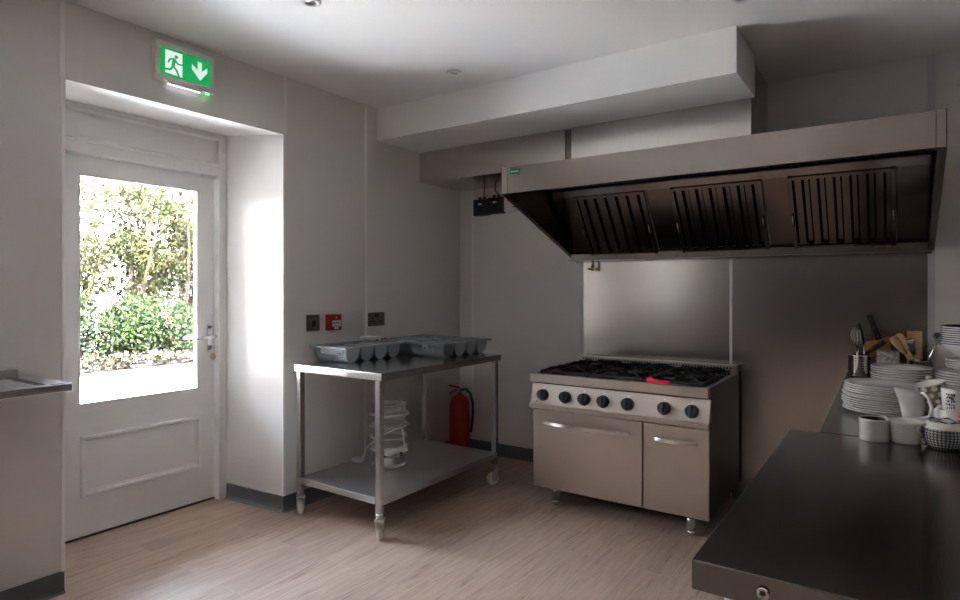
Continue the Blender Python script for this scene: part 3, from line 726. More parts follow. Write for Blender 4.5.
for x, y in ((1.275, 3.375), (2.100, 3.360), (1.275, 3.98), (2.100, 3.98)):
    b = BM(); cyl(b, (x, y, .030), (x, y, .116), .026, seg=22); cyl(b, (x, y, .0), (x, y, .030), .020, .023, seg=22); obj('foot', b, 'chrome', ck, world=True)
gx = [1.170 + i*.3335 for i in range(4)]; gy = [3.352, 3.672, 3.990]
for i in range(3):
    for j in range(2):
        x0, x1, y0, y1 = gx[i] + .003, gx[i+1] - .003, gy[j] + .003, gy[j+1] - .003; cx, cy = (x0 + x1)/2, (y0 + y1)/2
        b = BM()
        zt0, zt1 = .812, .828
        for q in ((x0, x1, y0, y0 + .014), (x0, x1, y1 - .014, y1), (x0, x0 + .014, y0 + .014, y1 - .014), (x1 - .014, x1, y0 + .014, y1 - .014)): box(b, *q, zt0, zt1, .003)
        for k in range(8):
            a = PI/8*0 + k*PI/4; dx, dy = math.cos(a), math.sin(a)
            ro = .150/max(abs(dx), abs(dy)); ri = .050
            tube(b, [(cx + dx*ro*.97, cy + dy*ro*.95, .822), (cx + dx*(ro*.72), cy + dy*(ro*.72), .842), (cx + dx*ri, cy + dy*ri, .842)], .0065, 6)
        lathe(b, [(.098, .826), (.112, .826), (.112, .838), (.098, .838), (.098, .826)], (cx, cy, 0), 28)
        for qx, qy in ((x0 + .007, y0 + .007), (x1 - .007, y0 + .007), (x0 + .007, y1 - .007), (x1 - .007, y1 - .007)): box(b, qx - .006, qx + .006, qy - .006, qy + .006, .785, .813)
        obj('pan_support', b, 'iron', ck, world=True)
        b = BM(); lathe(b, [(0, .785), (.058, .785), (.056, .800), (.044, .806), (0, .806)], (cx, cy, 0), 28); bu = obj('burner', b, 'burner', ck, world=True)
        b = BM(); lathe(b, [(0, .806), (.048, .806), (.050, .812), (.044, .818), (0, .819)], (cx, cy, 0), 28); obj('burner_cap', b, 'iron', bu, world=True)
b = BM()
tube(b, [(-.068, .004, .018), (-.055, .003, .017), (-.03, 0, .014), (.0, -.002, .012), (.045, -.002, .011), (.066, 0, .011)], .010, 14, [.010, .017, .012, .0105, .011, .009])
hs = obj('handle_sleeve', b, 'redsil'); hs.location = (1.934, 3.326, .8085); tag(hs, 'red silicone pan handle sleeve lying on the front rail of the range', 'handle sleeve')

# ------------------------------------------------------------------ counters on the right
CZ = .880
nc = thing('steel_counter', 'dark reflective steel counter with a bolt in its edge nearest the viewer', 'counter', (3.4, 1.6, 0))
b = BM(); box(b, 2.735, 4.15, 1.035, 2.183, CZ - .050, CZ, .0025); obj('worktop', b, 'steel_counter', nc, world=True)
for x, y in ((2.795, 1.085), (2.795, 2.13), (4.09, 1.085), (4.09, 2.13)):
    b = BM(); cyl(b, (x, y, .02), (x, y, CZ - .049), .019, seg=18); cyl(b, (x, y, 0), (x, y, .03), .024, seg=18); obj('leg', b, 'white_pl' if y < 1.5 and x < 3 else 'chrome', nc, world=True)
b = BM(); box(b, 2.80, 4.09, 1.09, 2.125, .24, .265, .002); obj('undershelf', b, 'steel_shelf', nc, world=True)
b = BM(); lathe(b, [(.004, 0), (.009, .001), (.0095, .005), (.005, .006), (.004, .002)], seg=20); xform(b, Matrix.Translation((2.845, 1.035, .855)) @ Matrix.Rotation(PI/2, 4, 'X'))
bo = obj('bolt', b, 'chrome', nc, world=True)
b = BM(); cyl(b, (2.845, 1.0345, .855), (2.845, 1.0325, .855), .0042, seg=14); obj('bolt_hole', b, 'black', bo, world=True)
fcx = thing('steel_counter', 'steel counter against the back wall carrying plates and utensils', 'counter', (3.4, 3.1, 0))
b = BM(); prism(b, [(2.817, 2.190), (4.20, 2.190), (4.20, YB - .012), (2.792, YB - .012)], 'z', CZ - .045, CZ, .002); obj('worktop', b, 'steel_counter', fcx, world=True)
for x, y in ((2.86, 2.24), (2.84, 4.03), (4.13, 2.24), (4.13, 4.03)):
    b = BM(); box(b, x - .018, x + .018, y - .018, y + .018, 0, CZ - .044, .002); obj('leg', b, 'steel_table', fcx, world=True)
b = BM(); box(b, 2.87, 4.12, 2.24, 4.03, .24, .265, .002); obj('undershelf', b, 'steel_shelf', fcx, world=True)

# ------------------------------------------------------------------ sink drainer at the left edge
sk = thing('sink_drainer', 'stainless steel sink drainer corner jutting from the wall at the left edge', 'sink', (.22, .3, .94))
SZT = .975; KY1 = 1.026
b = BM()
box(b, 0.004, .430, .958, KY1, SZT - .028, SZT, .002); box(b, .400, .436, -.9, KY1 - .001, SZT - .030, SZT, .003)
box(b, 0.004, .024, -.9, .958, SZT - .028, SZT); box(b, .020, .405, -.9, .960, SZT - .026, SZT - .012)
obj('drainer', b, 'steel_sink', sk, world=True)
b = BM()
for i in range(9): box(b, .050 + i*.038, .062 + i*.038, -.85, .940, SZT - .0125, SZT - .006, .002)
obj('drainer_ribs', b, 'steel_sink', sk, world=True)
b = BM(); box(b, 0, .012, -.9, .992, SZT - .03, SZT + .032, .003); box(b, 0, .045, -.9, .992, SZT + .026, SZT + .034, .003); obj('upstand', b, 'steel_sink', sk, world=True)
b = BM()
prism(b, [(0.0, SZT - .03), (.38, SZT - .03), (.38, SZT - .055), (0.0, SZT - .25)], 'y', .20, .225); obj('wall_bracket', b, 'steel_sink', sk, world=True)

# ------------------------------------------------------------------ crockery
def ordinal(i): return ['topmost', 'second', 'third', 'fourth', 'fifth', 'sixth', 'seventh', 'eighth', 'ninth', 'tenth', 'eleventh', 'twelfth', 'thirteenth'][i]
def plate_bm(r):
    b = BM()
    lathe(b, [(0, .002), (r*.56, .002), (r*.60, 0), (r*.63, .002), (r*.74, .008), (r*.97, .0165), (r, .0195), (r*.985, .0215), (r*.75, .0125), (r*.62, .006), (0, .0055)], seg=56)
    return b
def stack(n, r, x, y, z, pitch, name, fmt, cat, grp, bmf, mat, jit=.003):
    me = None; out = []
    for i in range(n):
        lab = fmt % (('topmost' if i == n - 1 else 'bottom' if i == 0 else ordinal(n - 1 - i) + ' from the top'))
        if me is None: o = obj(name, bmf(r), mat); me = o.data
        else: o = bpy.data.objects.new(name, me); C.objects.link(o)
        o.location = (x + random.uniform(-jit, jit), y + random.uniform(-jit, jit), z + i*pitch)
        tag(o, lab, cat, grp); out.append(o)
    return out
stack(12, .134, 2.985, 2.640, CZ, .0082, 'dinner_plate', 'white dinner plate, %s in the big stack behind the ramekin', 'plate', 'dinner plates in the big stack', plate_bm, 'china', .005)
stack(9, .116, 3.035, 3.300, CZ, .0108, 'dinner_plate', 'white plate, %s in the stack in front of the wooden spoons', 'plate', 'plates in front of the wooden spoons', plate_bm, 'china', .004)
zr = CZ; 
stack(9, .128, 3.285, 3.25, CZ, .0108, 'dinner_plate', 'white plate, %s of the large plates under the navy rimmed bowls', 'plate', 'large plates under the bowls', plate_bm, 'china', .008)
zs = CZ + 8*.0108 + .0222
stack(4, .100, 3.285, 3.25, zs, .0095, 'side_plate', 'white side plate, %s of the small plates under the navy rimmed bowls', 'plate', 'side plates under the bowls', plate_bm, 'china', .003)
def bowl_bm(r):
    b = BM(); lathe(b, [(0, .003), (r*.40, .003), (r*.42, 0), (r*.46, .003), (r*.70, .020), (r*.92, .045), (r, .062), (r*.97, .063), (r*.88, .046), (r*.66, .024), (r*.42, .008), (0, .008)], seg=48); return b
def rim_bm(r):
    b = BM(); lathe(b, [(r*.985, .0628), (r*1.003, .0622), (r*1.003, .0645), (r*.985, .0658), (r*.955, .064), (r*.86, .046), (r*.985, .0628)], seg=48); return b
zb = zs + 3*.0095 + .0222; bl0 = None
for i in range(9):
    lab = 'navy rimmed white bowl, %s of the bowl stack at the right edge' % ('topmost' if i == 8 else 'bottom' if i == 0 else ordinal(8 - i) + ' from the top')
    loc = (3.285 + random.uniform(-.003, .003), 3.25 + random.uniform(-.003, .003), zb + i*.0092)
    if bl0 is None:
        bl0 = thing('cereal_bowl', lab, 'bowl', loc, 0, 'navy rimmed bowls in the stack')
        obj('bowl_body', bowl_bm(.110), 'china', bl0); obj('navy_rim', rim_bm(.110), 'navy', bl0)
    else: dup(bl0, loc, lab)

# ramekin
rk = thing('ramekin', 'white straight sided ramekin with brown inside left of the creamer', 'ramekin', (2.962, 2.165, CZ))
b = BM(); lathe(b, [(0, .003), (.034, .003), (.036, 0), (.0385, .002), (.0385, .058), (.0400, .060), (.0400, .065), (.0370, .066), (.0355, .064)], seg=48); obj('ramekin_body', b, 'china', rk)
b = BM(); lathe(b, [(.0362, .0648), (.0350, .058), (.0345, .030), (0, .028)], seg=48); obj('brown_lining', b, 'brown_glaze', rk)
# handle helper
def handle_tube(pts, r, parent, mat, name='handle'):
    b = BM(); tube(b, pts, r, 10); return obj(name, b, mat, parent)
# creamer jug
cj = thing('creamer_jug', 'small white ribbed creamer with a pouring lip between ramekin and blue pot', 'jug', (3.040, 2.186, CZ))
b = BM(); prof = [(0, .003), (.032, .003), (.035, 0), (.037, .004), (.038, .015), (.039, .025), (.0405, .035), (.042, .045), (.045, .056), (.0485, .063), (.0465, .0645), (.040, .050), (.036, .02), (0, .012)]
lathe(b, prof, seg=64)
for v in b.verts:          # ribs and the lip to the left
    x, y, z = v.co; a = math.atan2(y, x); r = math.hypot(x, y)
    if r > .0365 and .01 < z < .056: f = 1 + .016*math.sin(26*a + 120*z); v.co.x *= f; v.co.y *= f
    if z > .045:
        d = max(0, math.cos(a - (PI + .35)))**9*min(1, (z - .045)/.02)
        v.co.x += -.010*d*math.cos(.35); v.co.y += -.010*d*math.sin(.35); v.co.z += .011*d
obj('jug_body', b, 'china', cj)
handle_tube([(.040, -.016, .058), (.056, -.024, .064), (.064, -.028, .052), (.058, -.025, .032), (.036, -.014, .018)], .005, cj, 'china')
# blue pot
def pattern_mat(name, base, dark, sx, sz, thr=0.0):
    m, nt, bs = new_mat(name); L = nt.links.new
    tc = nt.nodes.new('ShaderNodeTexCoord'); sp = nt.nodes.new('ShaderNodeSeparateXYZ'); L(tc.outputs['Object'], sp.inputs[0])
    at = nt.nodes.new('ShaderNodeMath'); at.operation = 'ARCTAN2'; L(sp.outputs['Y'], at.inputs[0]); L(sp.outputs['X'], at.inputs[1])
    m1 = nt.nodes.new('ShaderNodeMath'); m1.operation = 'MULTIPLY'; m1.inputs[1].default_value = sx; L(at.outputs[0], m1.inputs[0])
    s1 = nt.nodes.new('ShaderNodeMath'); s1.operation = 'SINE'; L(m1.outputs[0], s1.inputs[0])
    m2 = nt.nodes.new('ShaderNodeMath'); m2.operation = 'MULTIPLY'; m2.inputs[1].default_value = sz; L(sp.outputs['Z'], m2.inputs[0])
    s2 = nt.nodes.new('ShaderNodeMath'); s2.operation = 'SINE'; L(m2.outputs[0], s2.inputs[0])
    ad = nt.nodes.new('ShaderNodeMath'); ad.operation = 'ADD'; L(s1.outputs[0], ad.inputs[0]); L(s2.outputs[0], ad.inputs[1])
    gt = nt.nodes.new('ShaderNodeMath'); gt.operation = 'GREATER_THAN'; gt.inputs[1].default_value = thr; L(ad.outputs[0], gt.inputs[0])
    mx = nt.nodes.new('ShaderNodeMix'); mx.data_type = 'RGBA'; mx.inputs['A'].default_value = (*dark, 1); mx.inputs['B'].default_value = (*base, 1)
    L(gt.outputs[0], mx.inputs['Factor']); L(mx.outputs['Result'], bs.inputs['Base Color']); bs.inputs['Roughness'].default_value = .25
    return m
M['blue_check'] = pattern_mat('blue_check_glaze', (0.36, 0.35, 0.31), (0.05, 0.06, 0.10), 34, 760, .2)
M['teal_lace'] = pattern_mat('teal_lace_glaze', (0.62, 0.62, 0.58), (0.12, 0.30, 0.36), 18, 430, -.2)
bp_ = thing('sugar_pot', 'round cream pot with navy check band and dark wavy rim', 'pot', (3.128, 2.170, CZ))
b = BM(); lathe(b, [(0, .002), (.036, .002), (.039, 0), (.046, .008), (.055, .026), (.0575, .045), (.054, .062)], seg=56); obj('check_band', b, 'blue_check', bp_)
b = BM(); lathe(b, [(.054, .062), (.047, .076), (.041, .083), (.038, .083), (.044, .070), (.050, .045), (.040, .012), (0, .010)], seg=56); up = obj('cream_shoulder', b, 'china_rim', bp_)
b = BM(); tube(b, [(.0405*math.cos(a), .0405*math.sin(a), .083 + .0025*math.sin(6*a)) for a in [2*PI*i/48 for i in range(49)]], .0022, 6); obj('dark_rim', b, 'navy', up)
handle_tube([(-.046, -.02, .070), (-.062, -.026, .066), (-.068, -.028, .050), (-.056, -.022, .034)], .0045, bp_, 'china_rim')
bp_.scale = (.90, .90, .92)
# teal cup with orange stripe
tc_ = thing('patterned_cup', 'cream cup with teal lace pattern and orange handle cut by the right edge', 'cup', (3.232, 2.120, CZ))
b = BM(); lathe(b, [(0, .002), (.036, .002), (.039, 0), (.050, .012), (.057, .034), (.056, .048)], seg=48); obj('lace_band', b, 'teal_lace', tc_)
b = BM(); lathe(b, [(.056, .048), (.050, .070), (.047, .084), (.044, .084), (.050, .045), (.04, .012), (0, .01)], seg=48); obj('cream_neck', b, 'china_rim', tc_)
handle_tube([(-.070, .030, .096), (-.058, .012, .090), (-.050, -.010, .078), (-.046, -.024, .060), (-.046, -.030, .046)], .005, tc_, 'orange')
# dish behind the creamer
dsh = obj('shallow_dish', BM(), 'china'); bpy.data.objects.remove(dsh)
b = BM(); lathe(b, [(0, .003), (.030, .003), (.033, 0), (.050, .010), (.064, .040), (.066, .044), (.063, .0445), (.046, .014), (0, .008)], seg=48, sx=1.0, sy=.75)
o = obj('shallow_dish', b, 'china'); o.location = (3.108, 2.335, CZ); tag(o, 'white shallow dish between the creamer and the white jug', 'dish')
# tall white jug
wj = thing('milk_jug', 'tall white jug with curved handle in front of the lidded teapot', 'jug', (3.062, 2.520, CZ))
b = BM(); lathe(b, [(0, .003), (.024, .003), (.027, 0), (.029, .004), (.033, .040), (.038, .085), (.041, .112), (.039, .114), (.035, .09), (.030, .04), (0, .012)], seg=56)
for v in b.verts:
    x, y, z = v.co; a = math.atan2(y, x)
    if z > .06:
        d = max(0, math.cos(a - (PI + .55)))**5*(z - .06)/.054
        v.co.x += -.020*d*math.cos(.55); v.co.y += -.020*d*math.sin(.55); v.co.z += .006*d
obj('jug_body', b, 'china', wj)
handle_tube([(.020, -.030, .102), (.030, -.044, .108), (.042, -.056, .095), (.050, -.060, .065), (.046, -.050, .035), (.026, -.022, .020)], .0055, wj, 'china')
# teapot
tp = thing('teapot', 'white lidded teapot with a knob behind the tall white jug', 'teapot', (3.112, 2.640, CZ))
b = BM(); lathe(b, [(0, .002), (.036, .002), (.040, 0), (.050, .020), (.056, .055), (.052, .090), (.042, .106), (.036, .108), (0, .100)], seg=48); obj('pot_body', b, 'china', tp)
b = BM(); lathe(b, [(.040, .106), (.038, .112), (.024, .124), (.008, .130), (.006, .134), (.010, .138), (.011, .144), (.007, .149), (0, .150)], seg=36); obj('lid', b, 'china', tp)
b = BM(); tube(b, [(.045, .030, .040), (.075, .050, .060), (.088, .058, .090), (.100, .066, .106)], .01, 12, [.016, .012, .009, .007]); obj('spout', b, 'china', tp)
handle_tube([(-.042, -.028, .090), (-.070, -.046, .095), (-.078, -.052, .062), (-.048, -.032, .030)], .005, tp, 'china')
# stacked mugs
def mug_profile(r0, r1, h, t=.003): return [(0, .003), (r0 - .003, .003), (r0, 0), (r0 + .001, .004), (r1, h - .002), (r1 - t/2, h), (r1 - t, h - .002), (r0 - t, .008), (0, .007)]
wc = thing('coffee_mug', 'plain white mug holding the tilted polka dot mug', 'mug', (3.146, 2.520, CZ))
b = BM(); lathe(b, mug_profile(.034, .037, .075), seg=44); obj('mug_body', b, 'china', wc)
handle_tube([(.034, .012, .060), (.056, .020, .058), (.056, .020, .026), (.033, .012, .018)], .0045, wc, 'china')
pk2 = thing('coffee_mug', 'taupe mug with white polka dots tilted on top of a white mug', 'mug', (3.128, 2.520, CZ + .064))
pk2.rotation_euler = (0.10, -0.26, 0)
b = BM(); lathe(b, [(0, .003), (.026, .003), (.029, 0), (.033, .015), (.043, .075)], seg=44); pb = obj('mug_body', b, 'brown_mug', pk2)
b = BM(); lathe(b, [(.043, .075), (.0435, .078), (.041, .079), (.039, .074), (.030, .015), (0, .008)], seg=44); obj('white_rim', b, 'china', pk2)
for zz, off, rr in ((.066, 0, .009), (.044, .35, .0085), (.022, 0, .007)):
    for q in range(9):
        a = off + q*2*PI/9; rad = .033 + (zz - .015)/.060*.010
        b = BM(); n = Vector((math.cos(a), math.sin(a), -.16)).normalized(); c = Vector((rad*math.cos(a), rad*math.sin(a), zz))
        cyl(b, c - n*.0012, c + n*.0006, rr, seg=16); obj('white_dot', b, 'china', pb)
cc = thing('coffee_mug', 'plain cream mug at the right edge holding a printed mug', 'mug', (3.172, 2.420, CZ))
b = BM(); lathe(b, mug_profile(.038, .043, .072), seg=44); obj('mug_body', b, 'china_rim', cc)
pw_ = thing('coffee_mug', 'white mug with black scribbled print standing inside the cream mug', 'mug', (3.172, 2.420, CZ + .050))
b = BM(); lathe(b, mug_profile(.034, .039, .090), seg=44); pwb = obj('mug_body', b, 'china', pw_)
b = BM(); rnd = random.Random(3)
for row in range(5):
    for col in range(4):
        a = -2.28 + col*.16 + rnd.uniform(-.03, .03) ; z = .030 + row*.0105; r = .034 + .005*z/.09 + .0006
        pts = [(r*math.cos(a + rnd.uniform(-.05, .07)), r*math.sin(a + rnd.uniform(-.05, .07)), z + rnd.uniform(-.004, .005)) for _ in range(5)]
        tube(b, pts, .0016, 5)
obj('black_print', b, 'black', pwb)
handle_tube([(.034, .012, .072), (.058, .020, .068), (.056, .020, .030), (.034, .012, .022)], .0045, pw_, 'china')
tm = thing('coffee_mug', 'mug with a teal band behind the printed mug at the right edge', 'mug', (3.235, 2.680, CZ))
b = BM(); lathe(b, mug_profile(.036, .042, .100), seg=40); obj('mug_body', b, 'china', tm)
b = BM(); lathe(b, [(.0414, .086), (.0428, .086), (.0430, .100), (.0416, .101), (.0414, .086)], seg=40); obj('teal_band', b, 'teal', tm)
# ------------------------------------------------------------------ utensils by the wall
ca = thing('cutlery_canister', 'perforated steel cutlery canister left of the knife block', 'canister', (2.862, 3.720, CZ))
b = BM(); lathe(b, [(0, .002), (.052, .002), (.054, 0), (.055, .004), (.055, .108), (.0565, .112), (.053, .112), (.052, .01), (0, .008)], seg=48); cab = obj('canister_body', b, 'chrome', ca)
b = BM()
for k in range(20):
    for j in range(7):
        a = 2*PI*k/20; z = .020 + j*.0125; d = Vector((math.cos(a), math.sin(a), 0)); cyl(b, d*.0545 + Vector((0, 0, z)), d*.0556 + Vector((0, 0, z)), .0033, seg=8)
obj('round_holes', b, 'black', cab)
def thing_mesh(name, bm, mat, label, cat): return tag(obj(name, bm, mat), label, cat)
wh = thing('balloon_whisk', 'steel balloon whisk standing in the perforated canister', 'whisk', (2.855, 3.725, CZ + .012))
b = BM(); tube(b, [(0, 0, 0), (-.004, 0, .08), (-.006, 0, .13)], .007, 10); obj('whisk_handle', b, 'chrome', wh)
b = BM()
for k in range(6):
    a = PI*k/6; ca_, sa_ = math.cos(a), math.sin(a); pts = []
    for i in range(17):
        t = -1 + 2*i/16; w = .030*math.sin(PI*(1 - abs(t))**.0001) if False else 0
        ang = PI*i/16; rad = .032*math.sin(ang); zz = .13 + .12*(1 - abs(math.cos(ang)))**.55 if False else .13 + .115*math.sin(ang/1.0)**.5
        rr_ = .032*math.cos(ang)*min(1, (zz - .13)/.06)
        pts.append((-.006 + rr_*ca_, rr_*sa_, zz))
    tube(b, pts, .0013, 5)
obj('whisk_wires', b, 'chrome', wh)
sp_ = thing('slotted_turner', 'thin black handled utensil standing in the perforated canister', 'utensil', (2.872, 3.715, CZ + .012))
b = BM(); tube(b, [(.0, 0, 0), (.008, 0, .10), (.006, 0, .16)], .003, 8); obj('shaft', b, 'chrome', sp_)
b = BM(); tube(b, [(.006, 0, .155), (-.002, 0, .21), (-.016, 0, .255), (-.020, 0, .262)], .008, 10, [.006, .009, .010, .007]); obj('utensil_handle', b, 'black', sp_)
kb = thing('knife_block', 'slanted wooden knife block between the canister and the wooden spoons', 'knife block', (2.945, 3.83, CZ))
b = BM(); prism(b, [(-.052, 0), (.060, 0), (.045, .202), (-.066, .166)], 'y', -.05, .07, .004); obj('block', b, 'woodblock', kb)
b = BM()
for q in (-.03, -.005, .02): box(b, q - .004, q + .004, -.03, .05, .176 + (q + .062)*.32 - .012, .1695 + (q + .062)*.32 , rot=Matrix.Rotation(-.31, 3, 'Y'))
obj('knife_slots', b, 'black', kb)
kn = thing('kitchen_knife', 'large black handled knife standing in the wooden knife block', 'knife', (2.945, 3.835, CZ + .176))
b = BM(); box(b, -.012, .012, -.0015, .0015, -.06, .020, rot=Matrix.Rotation(-.33, 3, 'Y')); obj('blade', b, 'chrome', kn)
b = BM(); box(b, -.017, .017, -.011, .011, .0, .150, .007, 3, rot=Matrix.Rotation(-.33, 3, 'Y'), piv=(0, 0, 0)); hnd = obj('knife_handle', b, 'black', kn)
for z in (.03, .075, .125):
    b = BM(); R = Matrix.Rotation(-.33, 3, 'Y'); c = R @ Vector((0, -.0105, z)); cyl(b, c, c + Vector((0, -.0012, 0)), .0032, seg=10); obj('rivet', b, 'chrome', hnd)
k2 = thing('utensil', 'thick dark handled utensil leaning across the front of the knife block', 'utensil', (2.875, 3.735, CZ + .02))
k2.name = 'serving_utensil'
b = BM(); tube(b, [(-.005, 0, 0), (.0, 0, .06), (.012, -.002, .10)], .003, 8); obj('shaft', b, 'chrome', k2)
b = BM(); tube(b, [(.012, -.002, .098), (.045, -.006, .125), (.085, -.012, .157), (.096, -.014, .165)], .012, 10, [.011, .012, .013, .011]); obj('utensil_handle', b, 'black', k2)
b = BM(); box(b, 2.938, 3.030, 3.56, 3.66, CZ, 1.026, .003); bx_ = obj('stone_block', b, 'speckle'); tag(bx_, 'grey speckled square block behind the middle plate stack', 'block')
uc = thing('utensil_pot', 'round steel pot holding spoons and a skimmer near the plates', 'pot', (3.118, 3.70, CZ))
b = BM(); lathe(b, [(0, .002), (.048, .002), (.050, 0), (.050, .098), (.052, .101), (.048, .101), (.047, .01), (0, .008)], seg=40); obj('pot_body', b, 'chrome', uc)
def flat_spoon(name, label, p0, p1, w, mat, L0=.6):
    t = thing(name, label, 'spoon', p0); p0 = Vector(p0); d = Vector(p1) - p0
    b = BM(); tube(b, [(0, 0, 0), d*.35, d*L0], .005, 8); obj('spoon_handle', b, mat, t)
    b = BM(); n = 10; pts = [d*(L0 + (1 - L0)*i/n) for i in range(n + 1)]
    rr = [.005 + (w - .005)*math.sin(PI*min(1, (i/n)*.62 + .02))**.8 for i in range(n + 1)]; rr[-1] *= .55
    tube(b, pts, .01, 12, rr)
    c = Vector((0, 0, 0))
    for v in b.verts: v.co.y = d.y*(v.co.z/d.z) + (v.co.y - d.y*(v.co.z/d.z))*.28
    obj('spoon_head', b, mat, t)
flat_spoon('wooden_spoon', 'pale wooden spoon leaning left out of the steel pot', (3.125, 3.69, CZ + .012), (3.000, 3.70, 1.092), .020, 'beech')
flat_spoon('wooden_spoon', 'darker wooden spatula leaning left behind the pale wooden spoon', (3.128, 3.715, CZ + .012), (3.025, 3.76, 1.105), .020, 'pine')
flat_spoon('serving_spoon', 'steel serving spoon standing upright in the steel pot', (3.115, 3.685, CZ + .012), (3.072, 3.67, 1.085), .018, 'chrome')
cbd = thing('chopping_board', 'small wooden board leaning on the wall behind the steel pot', 'chopping board', (3.10, 3.95, CZ))
b = BM(); box(b, -.050, .018, -.009, .009, .0, .230, .004, rot=Matrix.Rotation(-.30, 3, 'X'), piv=(0, 0, 0)); b2 = obj('board', b, 'pine', cbd)
cbd.location = (3.115, 4.02, CZ + .003)
skm = thing('skimmer_ladle', 'steel skimmer with a round perforated head leaning right in the pot', 'skimmer', (3.125, 3.70, CZ + .012))
b = BM(); tube(b, [(0, 0, 0), (.025, .0, .10), (.050, .0, .165), (.062, -.002, .19)], .0035, 8); obj('skimmer_handle', b, 'chrome', skm)
b = BM(); lathe(b, [(0, -.012), (.018, -.009), (.030, -.002), (.034, .003), (.032, .004), (.017, -.006), (0, -.009)], seg=28)
xform(b, Matrix.Translation((.064, -.004, .200)) @ Matrix.Rotation(1.15, 4, 'X') @ Matrix.Rotation(.5, 4, 'Y')); obj('skimmer_head', b, 'chrome', skm)

# ------------------------------------------------------------------ outside
b = BM(); box(b, -7.55, -0.65, -9, 14, -.22, -.06); struct('patio', b, 'patio')
b = BM(); box(b, -16, -7.55, -9, 20, -.30, -.03); struct('planting_bed', b, 'soil')
b = BM()
box(b, -0.70, -0.651, YR - 2, WY0, -.06, 5.6); box(b, -0.70, -0.651, WY1, RY0, -.06, 5.6); box(b, -0.70, -0.651, RY1, YB + 2, -.06, 5.6)  # outer wall made tall so its shadow dims the patio near the door
box(b, -0.70, -0.651, RY0, RY1, 2.32, 5.6); box(b, -0.70, -0.651, WY0, WY1, -.06, WZ0); box(b, -0.70, -0.651, WY0, WY1, WZ1, 5.6); struct('wall_outside', b, 'render')
b = BM(); box(b, -6.5, -0.70, -3.6, -3.3, -.06, 5.4); struct('light_block_wing', b, 'blocker_stone')  # unseen wing added to cut the light reaching the door recess
b = BM(); box(b, -8.4, -8.1, -5.2, 2.6, -.06, 2.9); struct('light_block_garden_wall', b, 'blocker_stone')  # unseen wall added to tame the bright patch in the recess

def leaves(n, centers, size, rng, flat=.35):
    verts = []; faces = []
    for _ in range(n):
        (cx, cy, cz, rx, ry, rz) = rng.choice(centers)
        while True:
            q = Vector((rng.uniform(-1, 1), rng.uniform(-1, 1), rng.uniform(-1, 1)))
            if .25 < q.length <= 1: break
        q = q*(q.length**-.35) if q.length > 0 else q
        if q.length > 1.05: q.normalize()
        p = Vector((cx + q.x*rx, cy + q.y*ry, cz + q.z*rz))
        if p.z < -.02: p.z = abs(p.z)
        s = size*rng.uniform(.6, 1.35)
        d = Vector((rng.gauss(0, 1), rng.gauss(0, 1), rng.gauss(0, 1) + .3)).normalized(); u, w = frame_of(d); a = rng.uniform(0, 2*PI)
        e = u*math.cos(a) + w*math.sin(a); f = d.cross(e)
        k0 = len(verts)
        verts += [p - e*s, p + f*s*flat + d*s*.08, p + e*s, p - f*s*flat + d*s*.08]; faces.append((k0, k0 + 1, k0 + 2, k0 + 3))
    return verts, faces
def leaf_obj(name, parent, mat, data):
    me = bpy.data.meshes.new(name); me.from_pydata([tuple(v - Vector(parent.location)) for v in data[0]], [], data[1]); me.materials.append(M[mat])
    o = bpy.data.objects.new(name, me); C.objects.link(o); o.parent = parent; return o
rng = random.Random(11)
hedges = [(-8.55, 4.15, 'clipped green hedge shrub at the left beyond the patio'), (-8.6, 5.35, 'clipped green hedge shrub in the middle beyond the patio'), (-8.6, 6.55, 'clipped green hedge shrub at the right beyond the patio'), (-8.6, 7.75, 'clipped green hedge shrub behind the door stile beyond the patio')]
for hx, hy, lab in hedges:
    t = thing('hedge_shrub', lab, 'shrub', (hx, hy, -.03), group='hedge shrubs beyond the patio')
    cs = [(hx + rng.uniform(-.2, .15), hy + rng.uniform(-.40, .40), rng.uniform(.35, .92), .50, .48, .44) for _ in range(9)]
    leaf_obj('foliage', t, 'leaf_hedge', leaves(6500, cs, .042, rng, .45))
    b = BM()
    for _ in range(5):
        dx, dy = rng.uniform(-.2, .2), rng.uniform(-.4, .4); tube(b, [(0, dy*.3, 0), (dx*.5, dy*.7, .4), (dx, dy, .85)], .02, 6)
    obj('stems', b, 'bark', t)
talls = [(-10.5, 5.3, .0, 3.3, 'tall loose shrub with pale leaves at the left behind the hedge'), (-10.4, 6.45, .15, 3.7, 'tall green shrub left of the middle behind the hedge'), (-10.3, 7.6, .25, 4.3, 'tall shrub with orange brown leaning trunks at the right behind the hedge'), (-10.9, 8.9, .2, 4.5, 'tall dense shrub behind the right edge of the door glass')]
for k_, (hx, hy, lean, hh, lab) in enumerate(talls):
    t = thing('tall_shrub', lab, 'shrub', (hx, hy, -.03), group='tall shrubs behind the hedge')
    cs = []; b = BM()
    for i in range(11):
        a = rng.uniform(0, 2*PI); ex = rng.uniform(.2, .8)*math.cos(a); ey = lean + rng.uniform(.2, .75)*math.sin(a); zt = hh*rng.uniform(.52, 1.0)
        tube(b, [(rng.uniform(-.2, .2), rng.uniform(-.5, .3), 0), (ex*.35 + .1, ey*.45, zt*.45), (ex*.8 + .1, ey*.85, zt*.8), (ex, ey, zt)], .03, 6, [.055, .042, .028, .010])
        cs.append((hx + ex, hy + ey, zt, .44, .46, .42))
        cs.append((hx + ex*.7, hy + ey*.7, zt*.66, .40, .42, .36))
        if i % 3 == 0: cs.append((hx + ex*.5, hy + ey*.9, zt*.40, .40, .45, .34))
    obj('trunks', b, 'bark', t)
    leaf_obj('foliage', t, 'leaf_tall', leaves(8500, cs, .055, rng, .42))
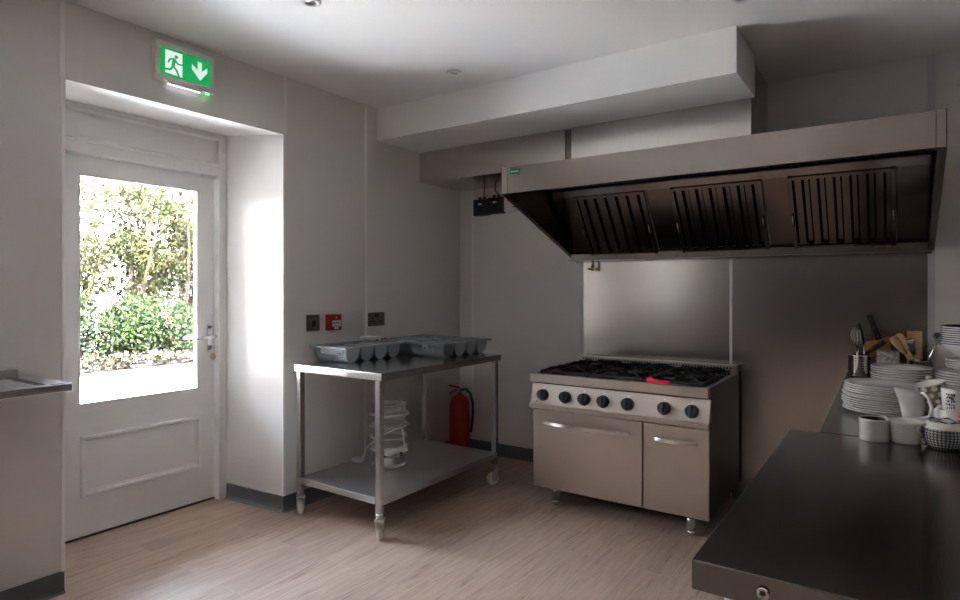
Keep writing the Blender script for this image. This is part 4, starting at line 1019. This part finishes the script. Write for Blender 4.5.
fl = [(-7.85, 3.9), (-7.9, 4.55), (-7.85, 5.15), (-7.9, 5.75), (-7.85, 6.3), (-7.9, 6.95), (-7.9, 7.6)]
fpos = ['leftmost', 'second from the left', 'third from the left', 'middle', 'third from the right', 'second from the right', 'rightmost']
for (hx, hy), w in zip(fl, fpos):
    t = thing('flower_clump', 'low pale flowering clump at the patio edge, %s of the row' % w, 'flowers', (hx, hy, -.03), group='flower clumps along the patio edge')
    cs = [(hx + rng.uniform(-.12, .12), hy + rng.uniform(-.25, .25), rng.uniform(.06, .17), .16, .22, .11) for _ in range(4)]
    leaf_obj('blooms', t, 'flower', leaves(480, cs, .034, rng, .6))

# ------------------------------------------------------------------ light
w = bpy.data.worlds.new('sky'); bpy.context.scene.world = w; w.use_nodes = True
nt = w.node_tree; bg = nt.nodes['Background']
tc = nt.nodes.new('ShaderNodeTexCoord'); sp = nt.nodes.new('ShaderNodeSeparateXYZ'); rp = nt.nodes.new('ShaderNodeValToRGB')
rp.color_ramp.elements[0].position = 0.0; rp.color_ramp.elements[0].color = (0.95, 0.97, 1.0, 1); rp.color_ramp.elements[1].position = 0.9; rp.color_ramp.elements[1].color = (0.55, 0.72, 1.0, 1)
nt.links.new(tc.outputs['Generated'], sp.inputs[0]); nt.links.new(sp.outputs['Z'], rp.inputs['Fac']); nt.links.new(rp.outputs['Color'], bg.inputs['Color'])
bg.inputs['Strength'].default_value = 7.0
sl = bpy.data.lights.new('sun', 'SUN'); sl.energy = 42.0; sl.angle = 0.01; sl.color = (1.0, 0.95, 0.87)
so_ = bpy.data.objects.new('sun', sl); C.objects.link(so_)
so_.rotation_euler = Vector((-.34, .46, -.82)).to_track_quat('-Z', 'Y').to_euler()
def portal(name, loc, rot, sx, sy):
    l = bpy.data.lights.new(name, 'AREA'); l.shape = 'RECTANGLE'; l.size = sx; l.size_y = sy; l.cycles.is_portal = True
    o = bpy.data.objects.new(name, l); C.objects.link(o); o.location = loc; o.rotation_euler = rot
portal('door_portal', (-.66, (GY0 + GY1)/2, (GZ0 + GZ1)/2), (0, -PI/2, 0), GZ1 - GZ0, GY1 - GY0)

portal('added_window_portal', (-.72, (WY0 + WY1)/2, (WZ0 + WZ1)/2), (0, -PI/2, 0), WZ1 - WZ0, WY1 - WY0)

# ------------------------------------------------------------------ camera
cam = bpy.data.cameras.new('camera'); co = bpy.data.objects.new('camera', cam); C.objects.link(co)
cam.sensor_width = 36; cam.lens = 606.7/960*36; cam.shift_y = -10.45/960; cam.clip_start = .02
co.location = (3.017, 0, 1.33); co.rotation_euler = (PI/2, 0, 0.60138)
S = bpy.context.scene; S.camera = co
S.view_settings.view_transform = 'Standard'; S.view_settings.look = 'None'; S.view_settings.gamma = 1.0; S.view_settings.use_curve_mapping = False
S.view_settings.exposure = 2.72
S.cycles.use_denoising = True; S.cycles.max_bounces = 14; S.cycles.diffuse_bounces = 8; S.cycles.glossy_bounces = 6; S.cycles.transparent_max_bounces = 16
S.cycles.sample_clamp_indirect = 12
